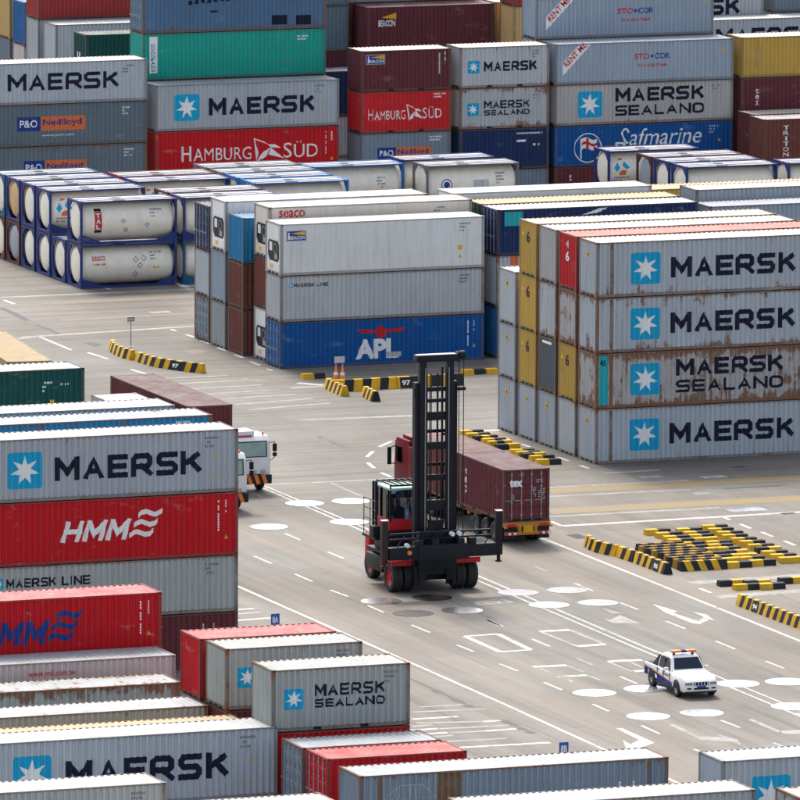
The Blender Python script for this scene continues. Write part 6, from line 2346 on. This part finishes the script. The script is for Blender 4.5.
def loaded_truck(xc, yf, gap, label, lab_tr, colname, lab_box, roofcol=None, fwd=0.0):
    t = yard_truck(xc, yf, label, lab_tr, None)
    tt = thing('container_trailer', lab_tr, 'trailer', (xc, yf, 0))
    trailer(tt, 12.4, 2.42, ZB, 'chassis_brown', gap - 0.1, (8.4, 9.7, 11.0), 'trailer')
    container(xc + 1.219, yf + gap, ZB, 40, STD, colname, lab_box, wear=0.12, rz=math.pi / 2, roofcol=roofcol)


loaded_truck(169.30, 466.0, 5.8, 'white yard tractor with green windscreen coupled to the maroon container', 'skeleton trailer under the maroon container beside the white yard tractor', 'maroon', 'maroon container with pink roof on the trailer behind the white yard tractor')
loaded_truck(166.0, 460.4, 4.9, 'white yard tractor half hidden behind the grey star-emblem stack', 'skeleton trailer under the white-roofed load behind the half hidden tractor', 'palegrey', 'pale container with white roof on the trailer of the half hidden tractor', 'white')
# yellow load on a trailer turning off the road
pY = G(52, 360.6, 3.75)
rzY = math.radians(90 - 6.5)
yt = thing('container_trailer', 'skeleton trailer under the sandy yellow container turning off the road', 'trailer', (pY.x - 1.25, pY.y, 0), math.radians(-6.5))
trailer(yt, 12.4, 2.42, ZB, 'chassis_brown', 0.0, (1.5, 2.75, 4.0), 'trailer')
container(pY.x, pY.y, ZB, 40, STD, 'tan', 'sandy yellow container on a trailer turning off the road', wear=0.16, rz=rzY, roofcol='tan')
yq = thing('road_tractor', 'red road tractor in front of the sandy yellow container', 'truck', (pY.x - 1.25, pY.y, 0), math.radians(-6.5))
tractor_cab(yq, 13.0, 1, 2.4, 0.85, 3.3, 2.1, 'cab_red')
bx(yq, 'frame', 'dark_steel', -0.5, 9.2, 0.55, 0.5, 14.8, 0.84)
for x in (-1.06, 1.06):
    wheel(yq, (x, 14.1, 0.50), 0.50, 0.30, 'rim_dark', 'tractor')
    wheel(yq, (x, 10.6, 0.50), 0.50, 0.30, 'rim_dark', 'tractor')

# --- pickup, driving towards -Y
plain('lamp_glass', (0.32, 0.33, 0.35), 0.12, 0.5, 0.1, 0.6)
PX, PY_ = 167.62, 402.45         # middle of the front axle
pk = thing('pickup_truck', 'white and blue pickup with orange light bar driving on the road', 'car', (PX, PY_, 0), math.radians(-1.5))
PWD = 0.86


def loft(parent, name, secs, mat, bev=0.0, caps=True):
    """sections of equal length along y: each a list of (x, z) for the right half, mirrored"""
    b = MB()
    rings = []
    for y, half in secs:
        ringp = [(x, y, z) for x, z in half] + [(-x, y, z) for x, z in reversed(half)]
        rings.append(ringp)
    n = len(rings[0])
    for A, B in zip(rings, rings[1:]):
        for i in range(n):
            j = (i + 1) % n
            b.poly([A[i], A[j], B[j], B[i]])
    if caps:
        b.poly(rings[0])
        b.poly(rings[-1][::-1])
    me = b.mesh(name, mat)
    bm = bmesh.new()
    bm.from_mesh(me)
    bmesh.ops.remove_doubles(bm, verts=bm.verts, dist=1e-5)
    bmesh.ops.recalc_face_normals(bm, faces=bm.faces)
    for q in bm.faces:
        q.smooth = True
    for e in bm.edges:
        if len(e.link_faces) == 2 and e.calc_face_angle(0) > 0.55:
            e.smooth = False
    bm.to_mesh(me)
    bm.free()
    return obj(name, me, parent)


def body_sec(y, w, zb, zbelt, ztop, crown=0.03):
    return (y, [(0.0, zb), (w * 0.92, zb), (w, zb + 0.10), (w * 1.005, (zb + zbelt) / 2), (w * 0.985, zbelt), (w * 0.90, ztop), (w * 0.5, ztop + crown * 0.7), (0.0, ztop + crown)])


loft(pk, 'body', [body_sec(-0.86, 0.70, 0.36, 0.62, 0.70), body_sec(-0.78, 0.80, 0.30, 0.70, 0.80), body_sec(-0.55, 0.85, 0.28, 0.80, 0.92), body_sec(0.0, 0.87, 0.30, 0.88, 0.99), body_sec(0.62, 0.87, 0.30, 0.93, 1.05), body_sec(0.75, 0.87, 0.30, 0.93, 1.0), body_sec(2.45, 0.87, 0.32, 0.95, 1.0), body_sec(2.55, 0.87, 0.34, 0.95, 1.0)], 'car_white')
# load bed: two side walls, floor, tail gate
for s in (-1, 1):
    b = MB()
    x0, x1 = sorted((s * 0.76, s * 0.87))
    b.box(x0, 2.55, 0.42, x1, 4.05, 0.98)
    part(pk, 'bed_side', b, 'car_white', bev=0.03)
bx(pk, 'bed_floor', 'cloth_dark', -0.76, 2.55, 0.42, 0.76, 4.0, 0.56)
bx(pk, 'tail_gate', 'car_white', -0.80, 4.0, 0.42, 0.80, 4.08, 0.96, bev=0.02)
bx(pk, 'bed_front_wall', 'cloth_dark', -0.76, 2.551, 0.56, 0.76, 2.60, 0.99)


# cabin shell: pillars and roof, glazed between
def cab_sec(y, wb, wt, z0, z1):
    return (y, [(0, z0), (wb, z0), ((wb + wt) / 2 * 1.01, (z0 + z1) / 2), (wt, z1 - 0.05), (wt * 0.85, z1), (0, z1 + 0.03)])


loft(pk, 'cabin', [cab_sec(0.66, 0.80, 0.80, 0.98, 1.02), cab_sec(1.22, 0.82, 0.66, 0.98, 1.62), cab_sec(1.6, 0.82, 0.67, 0.98, 1.68), cab_sec(2.2, 0.82, 0.67, 0.98, 1.67), cab_sec(2.48, 0.82, 0.66, 0.98, 1.58)], 'car_white')
# windscreen and windows sit proud of the cabin shell
b = MB()
b.poly([(-0.70, 0.735, 1.10), (0.70, 0.735, 1.10), (0.575, 1.125, 1.555), (-0.575, 1.125, 1.555)])
b.v = [(x, y - 0.022, z + 0.018) for x, y, z in b.v]
plain('car_glass', (0.006, 0.014, 0.03), 0.06, 0, 0.1, 0.35)
part(pk, 'windscreen', b, 'car_glass')
for s in (-1, 1):
    for nm, pts in (('front_window', [(0.93, 1.04), (1.62, 1.04), (1.62, 1.55), (1.24, 1.55)]), ('rear_window', [(1.69, 1.04), (2.36, 1.04), (2.30, 1.53), (1.69, 1.55)])):
        b = MB()
        q = []
        for y, z in pts:
            k = (z - 0.98) / 0.66
            q.append((s * (0.836 - 0.142 * k + 0.012), y, z))
        b.poly(q if s > 0 else q[::-1])
        part(pk, nm, b, 'car_glass')
    b = MB()
    b.box(s * 0.97 - 0.10, 0.98, 1.03, s * 0.97 + 0.10, 1.10, 1.18)
    part(pk, 'wing_mirror', b, 'car_white', bev=0.04)
    # blue lower body with a red pin stripe
    b = MB()
    x = s * 0.8795
    for y0, y1, za, zb_ in ((0.55, 2.42, 0.36, 0.66),):
        b.poly([(x, y0, za), (x, y1, za), (x, y1, zb_ + 0.06), (x, y0, zb_ - 0.14)] if s > 0 else [(x, y0, za), (x, y0, zb_ - 0.14), (x, y1, zb_ + 0.06), (x, y1, za)])
    b.poly([(x, 3.62, 0.44), (x, 4.05, 0.44), (x, 4.05, 0.80), (x, 3.62, 0.76)] if s > 0 else [(x, 3.62, 0.44), (x, 3.62, 0.76), (x, 4.05, 0.80), (x, 4.05, 0.44)])
    b.poly([(x, 2.42, 0.60), (x, 3.62, 0.70), (x, 3.62, 0.76), (x, 2.42, 0.72)] if s > 0 else [(x, 2.42, 0.60), (x, 2.42, 0.72), (x, 3.62, 0.76), (x, 3.62, 0.70)])
    part(pk, 'blue_side_panel', b, 'car_blue')
    b = MB()
    x = s * 0.884
    pts = [(x, 0.55, 0.53), (x, 4.05, 0.82), (x, 4.05, 0.87), (x, 0.55, 0.58)]
    b.poly(pts if s > 0 else pts[::-1])
    part(pk, 'red_stripe', b, 'p_orange')
    b = MB()
    for k in range(5):
        yy = 1.0 + 0.17 * k
        pts = [(x, yy, 0.74), (x, yy + 0.11, 0.745), (x, yy + 0.11, 0.85), (x, yy, 0.845)]
        b.poly(pts if s > 0 else pts[::-1])
    part(pk, 'side_marking', b, 'p_grey')
    for yy in (1.58, 2.28):
        bx(pk, 'door_handle', 'dark_steel', s * 0.885 - 0.012, yy - 0.08, 0.90, s * 0.885 + 0.012, yy + 0.08, 0.93)
    # wheel arches
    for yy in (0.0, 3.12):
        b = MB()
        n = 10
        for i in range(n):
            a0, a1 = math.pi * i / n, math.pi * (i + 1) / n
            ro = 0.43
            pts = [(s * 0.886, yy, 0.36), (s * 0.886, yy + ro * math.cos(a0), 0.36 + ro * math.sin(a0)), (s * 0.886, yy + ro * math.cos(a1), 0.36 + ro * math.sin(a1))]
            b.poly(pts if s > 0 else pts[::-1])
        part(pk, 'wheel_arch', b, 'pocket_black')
        wheel(pk, (s * 0.80, yy, 0.36), 0.36, 0.24, 'grey_steel', 'pickup')
    bx(pk, 'headlamp', 'lamp_glass', s * 0.58 - 0.17, -0.868, 0.62, s * 0.58 + 0.17, -0.70, 0.78, bev=0.04)
    bx(pk, 'fog_lamp', 'dark_steel', s * 0.58 - 0.11, -0.875, 0.44, s * 0.58 + 0.11, -0.83, 0.52, bev=0.015)
    b = MB()
    b.hexa([(s * 0.74 - 0.05, 2.62, 0.98), (s * 0.74 + 0.05, 2.62, 0.98), (s * 0.74 + 0.05, 3.25, 0.98), (s * 0.74 - 0.05, 3.25, 0.98), (s * 0.62 - 0.05, 2.56, 1.5), (s * 0.62 + 0.05, 2.56, 1.5), (s * 0.62 + 0.05, 2.72, 1.5), (s * 0.62 - 0.05, 2.72, 1.5)])
    part(pk, 'roll_bar', b, 'dark_steel')
b = MB()
b.tube((-0.56, 2.62, 1.46), (0.56, 2.62, 1.46), 0.04, n=8)
part(pk, 'roll_bar', b, 'dark_steel', smooth=True)
bx(pk, 'grille', 'dark_steel', -0.36, -0.882, 0.615, 0.36, -0.78, 0.765, bev=0.02)
for k in range(5):
    bx(pk, 'grille_bar', 'cab_white', -0.30 + 0.15 * k - 0.02, -0.895, 0.63, -0.30 + 0.15 * k + 0.02, -0.875, 0.755)
bx(pk, 'air_intake', 'dark_steel', -0.36, -0.885, 0.42, 0.36, -0.84, 0.51, bev=0.02)
bx(pk, 'front_bumper', 'car_white', -0.80, -0.87, 0.34, 0.80, -0.70, 0.58, bev=0.06)
for x0, x1, mt_ in ((-0.60, -0.12, 'light_orange'), (-0.118, 0.118, 'car_blue'), (0.12, 0.60, 'light_orange')):
    bx(pk, 'light_bar', mt_, x0, 1.34, 1.75, x1, 1.60, 1.86, bev=0.03)
bx(pk, 'bed_cover', 'cloth_dark', -0.75, 2.62, 0.93, 0.75, 3.99, 0.985)
for s in (-1, 1):
    for yy in (0.86, 1.655, 2.42):
        bx(pk, 'door_gap', 'pocket_black', s * 0.878 - 0.012, yy - 0.012, 0.42, s * 0.878 + 0.012, yy + 0.012, 0.985)
    bx(pk, 'side_sill', 'pocket_black', s * 0.84 - 0.05, 0.45, 0.26, s * 0.84 + 0.05, 2.65, 0.36)
    bx(pk, 'pillar_trim', 'pocket_black', s * 0.775 - 0.02, 1.625, 1.03, s * 0.775 + 0.02, 1.685, 1.55)
bx(pk, 'number_plate', 'sign_blue', -0.22, -0.893, 0.515, 0.22, -0.886, 0.60)
bx(pk, 'lower_bumper', 'cloth_dark', -0.76, -0.84, 0.26, 0.76, -0.72, 0.345, bev=0.02)
for x in (-0.45, 0.45):
    bx(pk, 'light_bar_foot', 'dark_steel', x - 0.05, 1.42, 1.66, x + 0.05, 1.52, 1.765)
